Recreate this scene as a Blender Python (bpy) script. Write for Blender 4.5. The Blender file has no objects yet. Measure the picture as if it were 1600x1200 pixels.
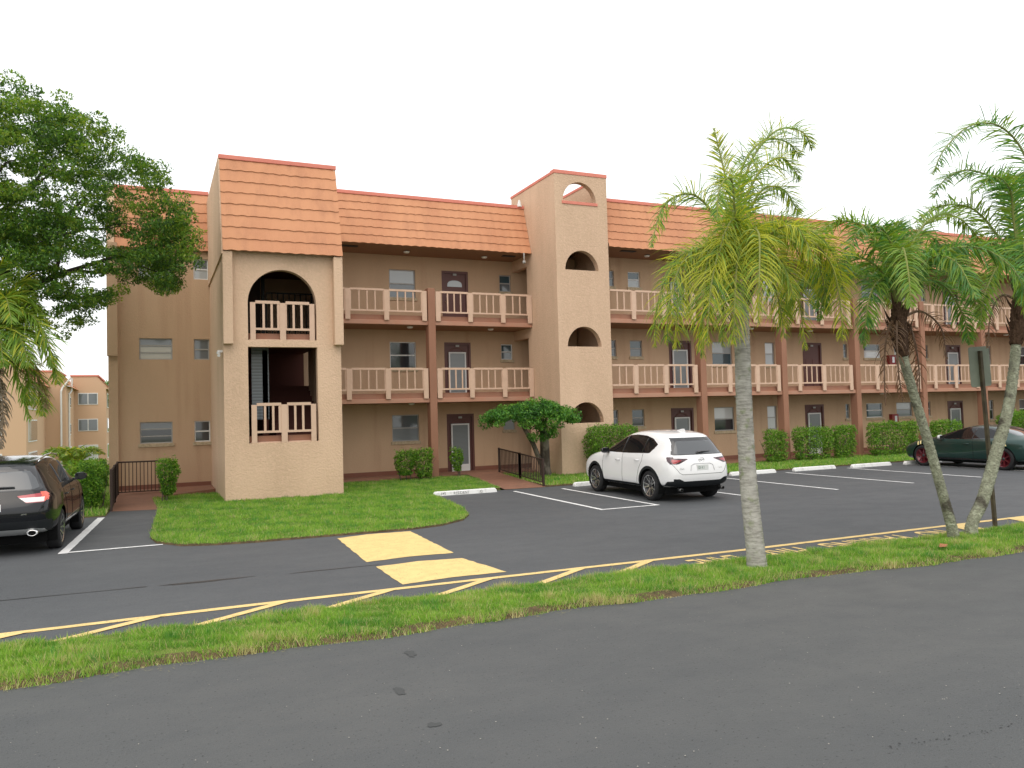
import bpy, bmesh, math, random
import numpy as np
from mathutils import Vector, Matrix
from mathutils.bvhtree import BVHTree
random.seed(7); rng = np.random.default_rng(7)
R_ = math.radians
scene = bpy.context.scene

# ------------------------------------------------------------------ camera
HC, YAW, PITCH, ROLL, F = 2.1925, 0.4254, 0.0365, -0.0267, 1240.2
fw = Vector((math.sin(YAW)*math.cos(PITCH), math.cos(YAW)*math.cos(PITCH), math.sin(PITCH)))
rt = Vector((math.cos(YAW), -math.sin(YAW), 0)); up = rt.cross(fw)
c_, s_ = math.cos(ROLL), math.sin(ROLL)
r2 = c_*rt + s_*up; u2 = -s_*rt + c_*up
cam = bpy.data.cameras.new('camera'); cam.sensor_width = 36; cam.lens = F/1600*36
cam.clip_end = 2000; cam.clip_start = 0.1
co = bpy.data.objects.new('camera', cam); scene.collection.objects.link(co)
m = Matrix((r2, u2, -fw)).transposed().to_4x4(); m.translation = Vector((0, 0, HC)); co.matrix_world = m
scene.camera = co

# ------------------------------------------------------------------ sky and sun (bright overcast)
SUN_EL, SUN_AZ = R_(55), R_(215)
w = bpy.data.worlds.new('World'); scene.world = w; w.use_nodes = True
nt = w.node_tree; nt.nodes.clear()
sky = nt.nodes.new('ShaderNodeTexSky'); sky.sky_type = 'NISHITA'; sky.sun_disc = False
sky.sun_elevation = SUN_EL; sky.sun_rotation = SUN_AZ; sky.dust_density = 5
b1 = nt.nodes.new('ShaderNodeBackground'); b1.inputs[1].default_value = 0.05
b2 = nt.nodes.new('ShaderNodeBackground'); b2.inputs[0].default_value = (1.0, 1.0, 0.985, 1); b2.inputs[1].default_value = 1.28
ad = nt.nodes.new('ShaderNodeAddShader'); wo = nt.nodes.new('ShaderNodeOutputWorld')
nt.links.new(sky.outputs[0], b1.inputs[0]); nt.links.new(b1.outputs[0], ad.inputs[0]); nt.links.new(b2.outputs[0], ad.inputs[1])
nt.links.new(ad.outputs[0], wo.inputs[0])
sl = bpy.data.lights.new('sun', 'SUN'); sl.energy = 0.9; sl.angle = R_(60); sl.color = (1, 0.95, 0.88)
so = bpy.data.objects.new('sun', sl); scene.collection.objects.link(so)
sd = Vector((math.sin(SUN_AZ)*math.cos(SUN_EL), math.cos(SUN_AZ)*math.cos(SUN_EL), math.sin(SUN_EL)))
so.rotation_euler = sd.to_track_quat('Z', 'Y').to_euler(); so.location = (0, -10, 30)
scene.view_settings.view_transform = 'Standard'; scene.view_settings.look = 'None'
scene.view_settings.gamma = 1; scene.view_settings.exposure = 0.0
scene.render.resolution_x, scene.render.resolution_y = 1024, 768

# ------------------------------------------------------------------ helpers
COL = scene.collection
def wloc(o):
    v = Vector((0, 0, 0))
    while o is not None: v = v + o.location; o = o.parent
    return v
def tag(o, label=None, cat=None, group=None, kind=None):
    if label: o['label'] = label
    if cat: o['category'] = cat
    if group: o['group'] = group
    if kind: o['kind'] = kind
    return o
def thing(name, label, cat, loc=(0, 0, 0), rz=0, group=None):
    o = bpy.data.objects.new(name, None); COL.objects.link(o); o.empty_display_size = .2
    o.location = loc; o.rotation_euler = (0, 0, rz)
    return tag(o, label, cat, group)
def raw(name, V, Fc, mats, mi=None, parent=None, smooth=False, world=True):
    V = np.asarray(V, dtype=np.float32).reshape(-1, 3)
    if parent is not None and world: V = V - np.array(wloc(parent), dtype=np.float32)
    me = bpy.data.meshes.new(name)
    if isinstance(Fc, np.ndarray):
        n, k = Fc.shape
        me.vertices.add(len(V)); me.vertices.foreach_set('co', V.ravel())
        me.loops.add(n*k); me.loops.foreach_set('vertex_index', Fc.astype(np.int32).ravel())
        me.polygons.add(n); me.polygons.foreach_set('loop_start', np.arange(0, n*k, k, dtype=np.int32))
        me.polygons.foreach_set('loop_total', np.full(n, k, dtype=np.int32))
    else:
        me.from_pydata([tuple(map(float, v)) for v in V], [], Fc)
    if not isinstance(mats, (list, tuple)): mats = [mats]
    for m_ in mats: me.materials.append(m_)
    if mi is not None: me.polygons.foreach_set('material_index', np.asarray(mi, dtype=np.int32))
    me.polygons.foreach_set('use_smooth', np.full(len(me.polygons), bool(smooth)))
    me.update(calc_edges=True); me.validate()
    o = bpy.data.objects.new(name, me); COL.objects.link(o)
    if parent is not None: o.parent = parent
    return o
class MB:
    def __init__(s): s.v = []; s.f = []; s.m = []
    def add(s, V, Fc, m=0):
        b = len(s.v); s.v += [tuple(p) for p in V]; s.f += [tuple(b+i for i in f) for f in Fc]; s.m += [m]*len(Fc)
    def quad(s, a, b, c, d, m=0): s.add([a, b, c, d], [(0, 1, 2, 3)], m)
    def box(s, x0, x1, y0, y1, z0, z1, m=0, M=None):
        V = [(x, y, z) for z in (z0, z1) for x, y in ((x0, y0), (x1, y0), (x1, y1), (x0, y1))]
        if M is not None: V = [tuple(M @ Vector(p)) for p in V]
        s.add(V, [(0, 3, 2, 1), (4, 5, 6, 7), (0, 1, 5, 4), (1, 2, 6, 5), (2, 3, 7, 6), (3, 0, 4, 7)], m)
    def tube(s, pts, rad, n=8, m=0, cap=True):
        pts = [Vector(p) for p in pts]; N = len(pts)
        if not isinstance(rad, (list, tuple)): rad = [rad]*N
        V = []; ref = None
        for i, p in enumerate(pts):
            t = (pts[min(i+1, N-1)]-pts[max(i-1, 0)]).normalized()
            if ref is None: ref = t.orthogonal().normalized()
            ref = (ref - t*ref.dot(t)).normalized(); bb = t.cross(ref)
            for k in range(n):
                a = 2*math.pi*k/n; V.append(p+(ref*math.cos(a)+bb*math.sin(a))*rad[i])
        Fc = [(i*n+k, i*n+(k+1) % n, (i+1)*n+(k+1) % n, (i+1)*n+k) for i in range(N-1) for k in range(n)]
        if cap: Fc += [tuple(range(n-1, -1, -1)), tuple((N-1)*n+k for k in range(n))]
        s.add(V, Fc, m)
    def lathe(s, prof, n=24, m=0, M=None, a0=0, a1=2*math.pi):
        V = []; P = len(prof)
        for k in range(n):
            a = a0+(a1-a0)*k/n
            for r, z in prof:
                p = Vector((r*math.cos(a), r*math.sin(a), z)); V.append(M @ p if M is not None else p)
        s.add(V, [(k*P+i, ((k+1) % n)*P+i, ((k+1) % n)*P+i+1, k*P+i+1) for k in range(n) for i in range(P-1)], m)
    def prism(s, poly, y0, y1, m=0, ax=1):
        def P(a, b, t): return (a, t, b) if ax == 1 else ((t, a, b) if ax == 0 else (a, b, t))
        n = len(poly); V = [P(a, b, y0) for a, b in poly]+[P(a, b, y1) for a, b in poly]
        s.add(V, [tuple(range(n)), tuple(range(2*n-1, n-1, -1))]+[(i, (i+1) % n+0, (i+1) % n+n, i+n) for i in range(n)], m)
    def build(s, name, mats, parent=None, smooth=False, world=True, fix=False):
        o = raw(name, s.v, s.f, mats, s.m, parent, smooth, world)
        if fix:
            bm = bmesh.new(); bm.from_mesh(o.data); bmesh.ops.recalc_face_normals(bm, faces=bm.faces); bm.to_mesh(o.data); bm.free()
        return o
def bevel(o, wd=.01, seg=2):
    b = o.modifiers.new('b', 'BEVEL'); b.width = wd; b.segments = seg; b.limit_method = 'ANGLE'
    return o

# ------------------------------------------------------------------ materials
MATS = {}
def mat(name, col, rough=.8, spec=.3, metal=0, noise=None, bump=None, coat=0, sub=None):
    """noise=(scale, colour2, amount[, detail scale]); bump=(scale, strength, dist)"""
    if name in MATS: return MATS[name]
    m_ = bpy.data.materials.new(name); m_.use_nodes = True; t = m_.node_tree; p = t.nodes['Principled BSDF']
    c = tuple(col)+(1,) if len(col) == 3 else col
    p.inputs['Base Color'].default_value = c; p.inputs['Roughness'].default_value = rough
    p.inputs['Specular IOR Level'].default_value = spec; p.inputs['Metallic'].default_value = metal
    p.inputs['Coat Weight'].default_value = coat; p.inputs['Coat Roughness'].default_value = .03
    tc = t.nodes.new('ShaderNodeTexCoord'); ge = t.nodes.new('ShaderNodeNewGeometry')
    last = None
    if noise:
        for (sc, c2, amt, lo, hi, stretch) in noise:
            n = t.nodes.new('ShaderNodeTexNoise'); n.inputs['Scale'].default_value = sc; n.inputs['Detail'].default_value = 6
            mp = t.nodes.new('ShaderNodeMapping'); mp.inputs['Scale'].default_value = stretch
            t.links.new(ge.outputs['Position'], mp.inputs[0]); t.links.new(mp.outputs[0], n.inputs['Vector'])
            rp = t.nodes.new('ShaderNodeMapRange'); rp.inputs[1].default_value = lo; rp.inputs[2].default_value = hi
            rp.inputs[4].default_value = amt
            t.links.new(n.outputs[0], rp.inputs[0])
            mx = t.nodes.new('ShaderNodeMix'); mx.data_type = 'RGBA'
            t.links.new(rp.outputs[0], mx.inputs[0])
            if last is None: mx.inputs[6].default_value = c
            else: t.links.new(last, mx.inputs[6])
            mx.inputs[7].default_value = tuple(c2)+(1,); last = mx.outputs[2]
        t.links.new(last, p.inputs['Base Color'])
    if bump:
        n = t.nodes.new('ShaderNodeTexNoise'); n.inputs['Scale'].default_value = bump[0]; n.inputs['Detail'].default_value = 4
        t.links.new(ge.outputs['Position'], n.inputs['Vector'])
        b = t.nodes.new('ShaderNodeBump'); b.inputs['Strength'].default_value = bump[1]; b.inputs['Distance'].default_value = bump[2]
        t.links.new(n.outputs[0], b.inputs['Height']); t.links.new(b.outputs[0], p.inputs['Normal'])
    MATS[name] = m_; return m_
I3 = (1, 1, 1)
def leafmat(name, col, tr=.35, rough=.45):
    if name in MATS: return MATS[name]
    m_ = bpy.data.materials.new(name); m_.use_nodes = True; t = m_.node_tree; p = t.nodes['Principled BSDF']
    p.inputs['Base Color'].default_value = tuple(col)+(1,); p.inputs['Roughness'].default_value = rough
    p.inputs['Specular IOR Level'].default_value = .35
    tl = t.nodes.new('ShaderNodeBsdfTranslucent'); tl.inputs[0].default_value = (min(1, col[0]*1.5), min(1, col[1]*1.4), col[2]*.7, 1)
    ms = t.nodes.new('ShaderNodeMixShader'); ms.inputs[0].default_value = tr
    t.links.new(p.outputs[0], ms.inputs[1]); t.links.new(tl.outputs[0], ms.inputs[2])
    t.links.new(ms.outputs[0], t.nodes['Material Output'].inputs[0]); MATS[name] = m_; return m_

stucco = mat('stucco_light', (.625, .445, .31), .92, .1, noise=[(.9, (.545, .385, .265), .85, .4, .62, (1, 1, .35)), (2.6, (.52, .36, .25), .5, .52, .72, (1, 1, .07)), (14, (.68, .475, .34), .5, .45, .7, I3)], bump=(22, .55, .03))
stucco_w = mat('stucco_wall', (.54, .378, .248), .92, .1, noise=[(.7, (.48, .335, .218), .8, .4, .65, (1, 1, .3)), (2.4, (.41, .265, .17), .6, .52, .72, (1, 1, .08)), (16, (.55, .36, .24), .4, .45, .7, I3)], bump=(26, .4, .02))
stucco_y = mat('stucco_far', (.57, .385, .255), .92, .1)
colm = mat('column_paint', (.32, .165, .108), .85, .15, noise=[(1.5, (.27, .135, .088), .7, .4, .7, (1, 1, .4))], bump=(25, .4, .02))
slabm = mat('slab_paint', (.42, .235, .165), .85, .15, noise=[(2, (.42, .20, .13), .7, .4, .7, I3)], bump=(25, .3, .01))
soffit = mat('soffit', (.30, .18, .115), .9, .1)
curbm = mat('curb_paint', (.34, .175, .118), .85, .15, noise=[(3, (.33, .15, .09), .7, .4, .7, I3)])
railm = mat('rail_paint', (.60, .42, .31), .75, .2, noise=[(4, (.52, .36, .265), .6, .45, .7, I3)])
tilem = mat('roof_tile', (.56, .275, .15), .85, .15, noise=[(.8, (.47, .215, .12), .8, .4, .65, (1, 1, .4)), (3.3, (.42, .20, .115), .6, .5, .7, (1, 1, .15)), (30, (.58, .28, .17), .5, .45, .7, I3)], bump=(40, .3, .01))
pink = mat('coping_pink', (.68, .24, .18), .8, .2, noise=[(3, (.58, .2, .15), .6, .4, .7, I3)])
basem = mat('base_band', (.22, .10, .07), .85, .15, noise=[(2, (.22, .09, .06), .7, .4, .7, I3)])
walkm = mat('walk_paint', (.25, .125, .08), .7, .25, noise=[(1.6, (.19, .10, .068), .8, .4, .65, I3), (9, (.29, .15, .10), .5, .45, .7, I3)], bump=(30, .3, .01))
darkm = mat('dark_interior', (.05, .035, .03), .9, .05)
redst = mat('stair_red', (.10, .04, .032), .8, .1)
doorm = mat('door_brown', (.11, .042, .035), .45, .4)
framew = mat('frame_white', (.68, .68, .66), .5, .4)
framed = mat('frame_grey', (.36, .35, .33), .5, .4)
framebr = mat('frame_brown', (.16, .07, .05), .6, .3)
sillm = mat('sill', (.50, .40, .27), .85, .1, noise=[(12, (.36, .29, .19), .8, .4, .6, I3)])
screenm = mat('screen_mesh', (.21, .235, .25), .35, .5)
ironm = mat('iron_brown', (.045, .028, .022), .6, .3)
black = mat('black_metal', (.012, .012, .012), .5, .3)
concw = mat('stop_white', (.74, .74, .72), .8, .2, noise=[(7, (.50, .50, .47), .7, .52, .7, I3)], bump=(40, .4, .01))
faded = mat('faded_letters', (.16, .16, .155), .9, .1, noise=[(25, (.6, .6, .58), 1, .5, .62, I3)])
whitel = mat('lamp_white', (.8, .8, .78), .4, .4)
chrome = mat('chrome', (.75, .75, .75), .18, .5, 1)
bark = mat('bark', (.10, .08, .06), .95, .1, noise=[(6, (.16, .14, .11), .8, .4, .6, (1, 1, .3))], bump=(15, .8, .03))
def glassm(name, col, rough=.08):
    return mat(name, col, rough, .6, 0, coat=.6)
g_dark = glassm('pane_dark', (.03, .035, .04)); g_blue = glassm('pane_teal', (.05, .085, .10)); g_mid = glassm('pane_grey', (.13, .15, .16))
g_pale = glassm('pane_pale', (.38, .41, .42)); g_cream = glassm('pane_cream', (.36, .34, .26)); g_white = glassm('pane_white', (.62, .64, .65))
def blindmat(name, a, b, fr=55):
    m_ = mat(name, a, .35, .5, coat=.4); t = m_.node_tree; p = t.nodes['Principled BSDF']
    ge = t.nodes.new('ShaderNodeNewGeometry'); sx = t.nodes.new('ShaderNodeSeparateXYZ'); t.links.new(ge.outputs['Position'], sx.inputs[0])
    mu = t.nodes.new('ShaderNodeMath'); mu.operation = 'MULTIPLY'; mu.inputs[1].default_value = fr; t.links.new(sx.outputs[2], mu.inputs[0])
    sn = t.nodes.new('ShaderNodeMath'); sn.operation = 'FRACT'; t.links.new(mu.outputs[0], sn.inputs[0])
    mx = t.nodes.new('ShaderNodeMix'); mx.data_type = 'RGBA'; mx.inputs[6].default_value = a+(1,); mx.inputs[7].default_value = b+(1,)
    t.links.new(sn.outputs[0], mx.inputs[0]); t.links.new(mx.outputs[2], p.inputs['Base Color']); return m_
g_blind = blindmat('pane_blinds', (.13, .145, .15), (.22, .24, .245), 22)

def asphalt(name, a, b, c):
    m_ = bpy.data.materials.new(name); m_.use_nodes = True; t = m_.node_tree; p = t.nodes['Principled BSDF']
    ge = t.nodes.new('ShaderNodeNewGeometry')
    def nz(sc, det, vec=(1, 1, 1), rough=.5):
        n = t.nodes.new('ShaderNodeTexNoise'); n.inputs['Scale'].default_value = sc; n.inputs['Detail'].default_value = det; n.inputs['Roughness'].default_value = rough
        mp = t.nodes.new('ShaderNodeMapping'); mp.inputs['Scale'].default_value = vec; t.links.new(ge.outputs['Position'], mp.inputs[0]); t.links.new(mp.outputs[0], n.inputs['Vector']); return n
    def rng_(o, lo, hi, to=1.0, frm=0.0):
        r = t.nodes.new('ShaderNodeMapRange'); r.inputs[1].default_value = lo; r.inputs[2].default_value = hi; r.inputs[3].default_value = frm; r.inputs[4].default_value = to
        t.links.new(o, r.inputs[0]); return r.outputs[0]
    def mix(f, A, B):
        x = t.nodes.new('ShaderNodeMix'); x.data_type = 'RGBA'; t.links.new(f, x.inputs[0])
        for i, q in ((6, A), (7, B)):
            if isinstance(q, tuple): x.inputs[i].default_value = q+(1,)
            else: t.links.new(q, x.inputs[i])
        return x.outputs[2]
    big = nz(.35, 3, (.6, 1.3, 1)); mid = nz(1.6, 6, (.8, 1.1, 1), .7); fine = nz(130, 3); sp = nz(42, 3)
    c1 = mix(rng_(big.outputs[0], .35, .65), a, b)
    c2 = mix(rng_(mid.outputs[0], .45, .75, .5), c1, c)
    c3 = mix(rng_(fine.outputs[0], .3, .75, .7), c2, tuple(x*1.9 for x in a))
    c4 = mix(rng_(sp.outputs[0], .63, .70, .8), c3, tuple(x*.35 for x in a))
    lv = nz(48, 1)
    c5 = mix(rng_(lv.outputs[0], .765, .79, .6), c4, (.28, .26, .22))
    t.links.new(c5, p.inputs['Base Color'])
    rr = rng_(mid.outputs[0], .3, .7, .78, .62); t.links.new(rr, p.inputs['Roughness']); p.inputs['Specular IOR Level'].default_value = .35
    b_ = t.nodes.new('ShaderNodeBump'); b_.inputs['Strength'].default_value = .5; b_.inputs['Distance'].default_value = .008
    t.links.new(sp.outputs[0], b_.inputs['Height']); t.links.new(b_.outputs[0], p.inputs['Normal'])
    return m_
asph_lot = asphalt('asphalt_lot', (.060, .064, .068), (.076, .080, .083), (.048, .052, .055))
asph_st = asphalt('asphalt_street', (.060, .063, .064), (.082, .083, .080), (.046, .050, .053))
def worn(name, col, lo=.62, hi=.7):
    m_ = mat(name, col, .7, .3, noise=[(5, tuple(x*.86 for x in col), .8, .4, .65, I3), (38, (.10, .095, .085), .8, lo, hi, I3)]); return m_
yelp = worn('yellow_paint', (.78, .565, .235)); whtp = worn('white_paint', (.76, .76, .75), .66, .74)
soil = mat('soil', (.10, .075, .045), .95, .05, noise=[(8, (.16, .115, .06), .9, .4, .65, I3), (40, (.05, .035, .025), .6, .45, .7, I3)], bump=(60, .8, .02))
turf = mat('turf', (.13, .20, .04), .95, .05, noise=[(.8, (.17, .21, .05), .8, .4, .65, I3), (25, (.09, .14, .028), .7, .45, .7, I3)], bump=(80, .8, .02))
farm = mat('far_ground', (.10, .15, .03), .95, .05, noise=[(.3, (.14, .16, .05), .8, .4, .6, I3)])

# ------------------------------------------------------------------ ground, lot, street
def zter(x, y): return -.05 - 2.1*max(0., min(1., (y-42)/20.))
gy = [-60, 0, 20, 42, 47, 52, 57, 62, 100, 200, 900]; gx = [-700, -100, -20, 0, 20, 60, 200, 700]
V = [(x, y, zter(x, y)) for y in gy for x in gx]; nx_ = len(gx)
Fg = [(j*nx_+i, j*nx_+i+1, (j+1)*nx_+i+1, (j+1)*nx_+i) for j in range(len(gy)-1) for i in range(nx_-1)]
tag(raw('ground', V, Fg, farm), kind='structure')
def sheet(name, poly, z, m_, kind='structure', parent=None):
    mb = MB(); mb.add([(x, y, z) for x, y in poly], [tuple(range(len(poly)))]); o = mb.build(name, m_, parent)
    if kind and parent is None: o['kind'] = kind
    return o
sheet('street', [(-80, -12), (90, -12), (90, 8.5), (-80, 8.5)], 0, asph_st)
st = bpy.data.objects['street']
tar = mat('tar_spot', (.030, .031, .032), .75, .2)
def spot(cx, cy, rx, ry, seed, m_=None, z=.004, nm='tar_spot'):
    q = random.Random(seed); P = []
    for k in range(16): a = 2*math.pi*k/16; f = q.uniform(.6, 1.2); P.append((cx+rx*f*math.cos(a), cy+ry*f*math.sin(a), z))
    mb = MB(); mb.add(P, [tuple(range(16))]); return mb.build(nm, m_ or tar, st)
tar2 = mat('dark_blotch', (.068, .071, .071), .75, .2)
for i, (x, y, a, b) in enumerate(((1.77, 6.24, .04, .11), (2.14, 7.15, .05, .12), (1.79, 5.45, .05, .05))): spot(x, y, a, b, i, tar2)
mb = MB(); q_ = random.Random(5)
for k in range(46):
    u = q_.random(); x = 4.25+u*1.2+q_.gauss(0, .012); y = 3.71-u*.16+q_.gauss(0, .018); r_ = q_.uniform(.002, .0055)
    mb.add([(x+r_*1.6*math.cos(a), y+r_*math.sin(a), .0045) for a in (0, 1.2, 2.4, 3.7, 5)], [(0, 1, 2, 3, 4)])
mb.build('crack_pits', tar, st)['kind'] = 'stuff'
mb = MB()
for k in range(420):
    x = q_.uniform(-2, 9); y = q_.uniform(1.8, 7.3); r_ = q_.uniform(.003, .007)
    mb.add([(x+r_*math.cos(a), y+r_*math.sin(a), .0045+.002*(j % 2)) for j, a in enumerate((0, 1.5, 3, 4.6))], [(0, 1, 2, 3)])
mb.build('grit', mat('grit', (.40, .38, .34), .8, .2), st)['kind'] = 'stuff'
mb = MB()
for k in range(900):
    x = q_.uniform(-1.6, 14); s_ = abs(q_.gauss(0, .09)); lo_ = q_.random() < .6; y = (7.90-.02*x if x < 7 else 7.76-.075*(x-7))-s_ if lo_ else 9.3-.026*x+s_*1.3
    a = q_.uniform(0, 3.14); l = q_.uniform(.012, .035); w_ = .0025; dx, dy = math.cos(a), math.sin(a); z = .008+.0000137*k
    mb.add([(x-dx*l, y-dy*l, z), (x+dy*w_, y-dx*w_, z), (x+dx*l, y+dy*l, z), (x-dy*w_, y+dx*w_, z)], [(0, 1, 2, 3)])
mb.build('clippings', mat('clipping', (.34, .30, .14), .9, .1), st)['kind'] = 'stuff'
LOT_Y = 20.85
lot = sheet('parking_lot', [(-30, 8.6), (80, 8.6), (80, LOT_Y+.3), (-.95, 22.3), (-1.0, 21.2), (-30, 21.2)][0:2]+[(80, LOT_Y), (.3, LOT_Y), (.3, 22.1), (-1.0, 22.3), (-1.05, 21.2), (-30, 21.2)], .004, asph_lot)

def marking(name, poly, m_, z=.009, wob=.0):
    """painted patch with a slightly uneven edge"""
    P = []; n = len(poly)
    for i in range(n):
        a = Vector(poly[i]); b = Vector(poly[(i+1) % n]); L = (b-a).length; k = max(1, int(L/.12))
        nr = Vector((-(b-a).y, (b-a).x)).normalized()
        for j in range(k):
            q = a+(b-a)*(j/k)+nr*random.uniform(-wob, wob)*(1 if j else .3); P.append((q.x, q.y))
    return sheet(name, P, z, m_, None, lot)
def line(name, a, b, wd, m_, z=.009, wob=.006):
    a = Vector(a); b = Vector(b); d = (b-a).normalized(); n = Vector((-d.y, d.x))*wd/2
    return marking(name, [a-n, b-n, b+n, a+n], m_, z, wob)
# yellow edge line with slanting ticks
line('yellow_edge_line', (-14, 9.98), (1.1, 9.92), .12, yelp)
line('yellow_edge_line', (1.1, 9.92), (8.2, 9.70), .12, yelp)
line('yellow_edge_line', (8.2, 9.70), (40, 9.50), .12, yelp)
for xt in (-5.3, -3.95, -2.65, -1.32, -.01, 1.37, 2.65, 3.98, 5.34, 6.45):
    yt = 9.95-.031*xt if xt > 0 else 9.95
    marking('yellow_tick', [(xt-.1, yt-.05), (xt+.13, yt-.05), (xt-1.15, yt-.85), (xt-1.36, yt-.85)], yelp, .0125, .004)
for xt in (12.75, 14.35, 15.9, 17.4): marking('yellow_tick', [(xt-.05, 9.66), (xt+.35, 9.66), (xt+.05, 8.9), (xt-.35, 8.9)], yelp, .0125, .004)
marking('yellow_walk_patch', [(3.02, 14.52), (3.6, 14.68), (4.42, 14.6), (4.31, 11.92), (3.6, 12.0), (2.91, 11.90)], yelp, .009, .012)
marking('yellow_walk_patch', [(2.94, 11.46), (3.6, 11.55), (4.26, 11.42), (4.42, 10.10), (3.6, 10.16), (2.93, 10.07)], yelp, .009, .012)
def textmesh(name, s, size, m_, mw, parent, ext=0, sx=1.0, font_off=.0):
    cu = bpy.data.curves.new(name, 'FONT'); cu.body = s; cu.size = size; cu.extrude = ext; cu.align_x = 'LEFT'; cu.offset = font_off
    to = bpy.data.objects.new(name, cu); COL.objects.link(to); dg = bpy.context.evaluated_depsgraph_get()
    me = bpy.data.meshes.new_from_object(to.evaluated_get(dg)); COL.objects.unlink(to); bpy.data.objects.remove(to)
    xs = [v.co.x for v in me.vertices]; wdt = max(xs)-min(xs)
    for v in me.vertices:
        q = Vector(((v.co.x-min(xs))*sx, v.co.y, v.co.z)); v.co = mw @ q
    me.materials.clear(); me.materials.append(m_)
    if parent is not None:
        off = wloc(parent)
        for v in me.vertices: v.co -= off
    o = bpy.data.objects.new(name, me); COL.objects.link(o)
    if parent is not None: o.parent = parent
    return o, wdt
def flat_text(s, x0, x1, yb, h, name='painted_letters'):
    # reads from the lot side: runs towards -x, tops towards -y
    cu = bpy.data.curves.new('t', 'FONT'); cu.body = s; cu.size = 1; to = bpy.data.objects.new('t', cu); COL.objects.link(to)
    dg = bpy.context.evaluated_depsgraph_get(); me = to.evaluated_get(dg).to_mesh(); xs = [v.co.x for v in me.vertices]; ys = [v.co.y for v in me.vertices]
    wd = max(xs)-min(xs); hh = max(ys); bpy.data.objects.remove(to)
    M = Matrix(((-1, 0, 0, x0), (0, -1, 0, yb), (0, 0, 1, .0095), (0, 0, 0, 1))) @ Matrix.Scale(h/hh, 4, (0, 1, 0))
    return textmesh(name, s, 1, yelp, M, lot, 0, (x0-x1)/wd, .012)[0]
for s, a, b in (('NO', 12.15, 11.55), ('PARKING', 11.15, 9.45), ('FIRE', 9.0, 8.22), ('LANE', 7.75, 6.95)): flat_text(s, a, b, 9.47, .55)
# white bay lines
line('bay_line', (-1.42, 15.55), (-1.12, 20.95), .15, whtp); line('bay_line', (-1.42, 15.62), (.14, 15.62), .10, whtp, .0125)
line('bay_line', (9.18, 20.3), (9.02, 15.2), .10, whtp); line('bay_line', (9.02, 15.25), (10.50, 15.22), .10, whtp, .0125)
for i in range(12):
    x = 10.47+2.756*i
    line('bay_line', (x+.12, 20.1), (x, 15.2), .10, whtp)
# damp streaks on the lot
damp = mat('damp_asphalt', (.035, .034, .034), .45, .4)
def streak(cx, cy, lx, ly, a=0, name='damp_patch'):
    P = []
    for k in range(40):
        t_ = 2*math.pi*k/40; r = 1+.18*math.sin(3*t_+cx)+.12*math.sin(7*t_+cy)
        x = lx*math.cos(t_)*r; y = ly*math.sin(t_)*r; P.append((cx+x*math.cos(a)-y*math.sin(a), cy+x*math.sin(a)+y*math.cos(a)))
    return sheet(name, P, .0075, damp, None, lot)
streak(.62, 11.72, .55, .05, -.02); streak(2.35, 11.63, .65, .018, -.03)
P_ = sheet('damp_patch', [(-3, 11.93), (-.1, 11.80), (-.1, 11.76), (-3, 11.90)], .0076, damp, None, lot)

# grass: soil beds with real blades on them
def inside(P, X, Y):
    P = np.array(P); n = len(P); r = np.zeros(len(X), bool); j = n-1
    for i in range(n):
        xi, yi = P[i]; xj, yj = P[j]
        c = ((yi > Y) != (yj > Y)) & (X < (xj-xi)*(Y-yi)/(yj-yi+1e-12)+xi); r ^= c; j = i
    return r
def edge_dist(P, X, Y):
    P = np.array(P); d = np.full(len(X), 1e9)
    for i in range(len(P)):
        a = P[i]; b = P[(i+1) % len(P)]; ab = b-a; t_ = np.clip(((X-a[0])*ab[0]+(Y-a[1])*ab[1])/(ab@ab), 0, 1)
        d = np.minimum(d, np.hypot(X-a[0]-t_*ab[0], Y-a[1]-t_*ab[1]))
    return d
gm = [leafmat('grass_a', (.20, .385, .05), .4, .7), leafmat('grass_b', (.28, .46, .075), .4, .7), leafmat('grass_c', (.125, .29, .04), .4, .7), leafmat('grass_d', (.48, .45, .22), .3, .8), leafmat('grass_e', (.10, .29, .06), .4, .7)]
def vnoise(X, Y, s, seed):
    r = np.random.default_rng(seed); v = np.zeros(len(X))
    for o in range(5):
        k = r.normal(size=2)*s*(1.5**o); ph = r.uniform(0, 6.28); k2 = r.normal(size=2)*s*(1.5**o); v += np.sin(X*k[0]+Y*k[1]+ph)*np.sin(X*k2[0]+Y*k2[1]+ph*2)/(1.3**o)
    return v
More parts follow.
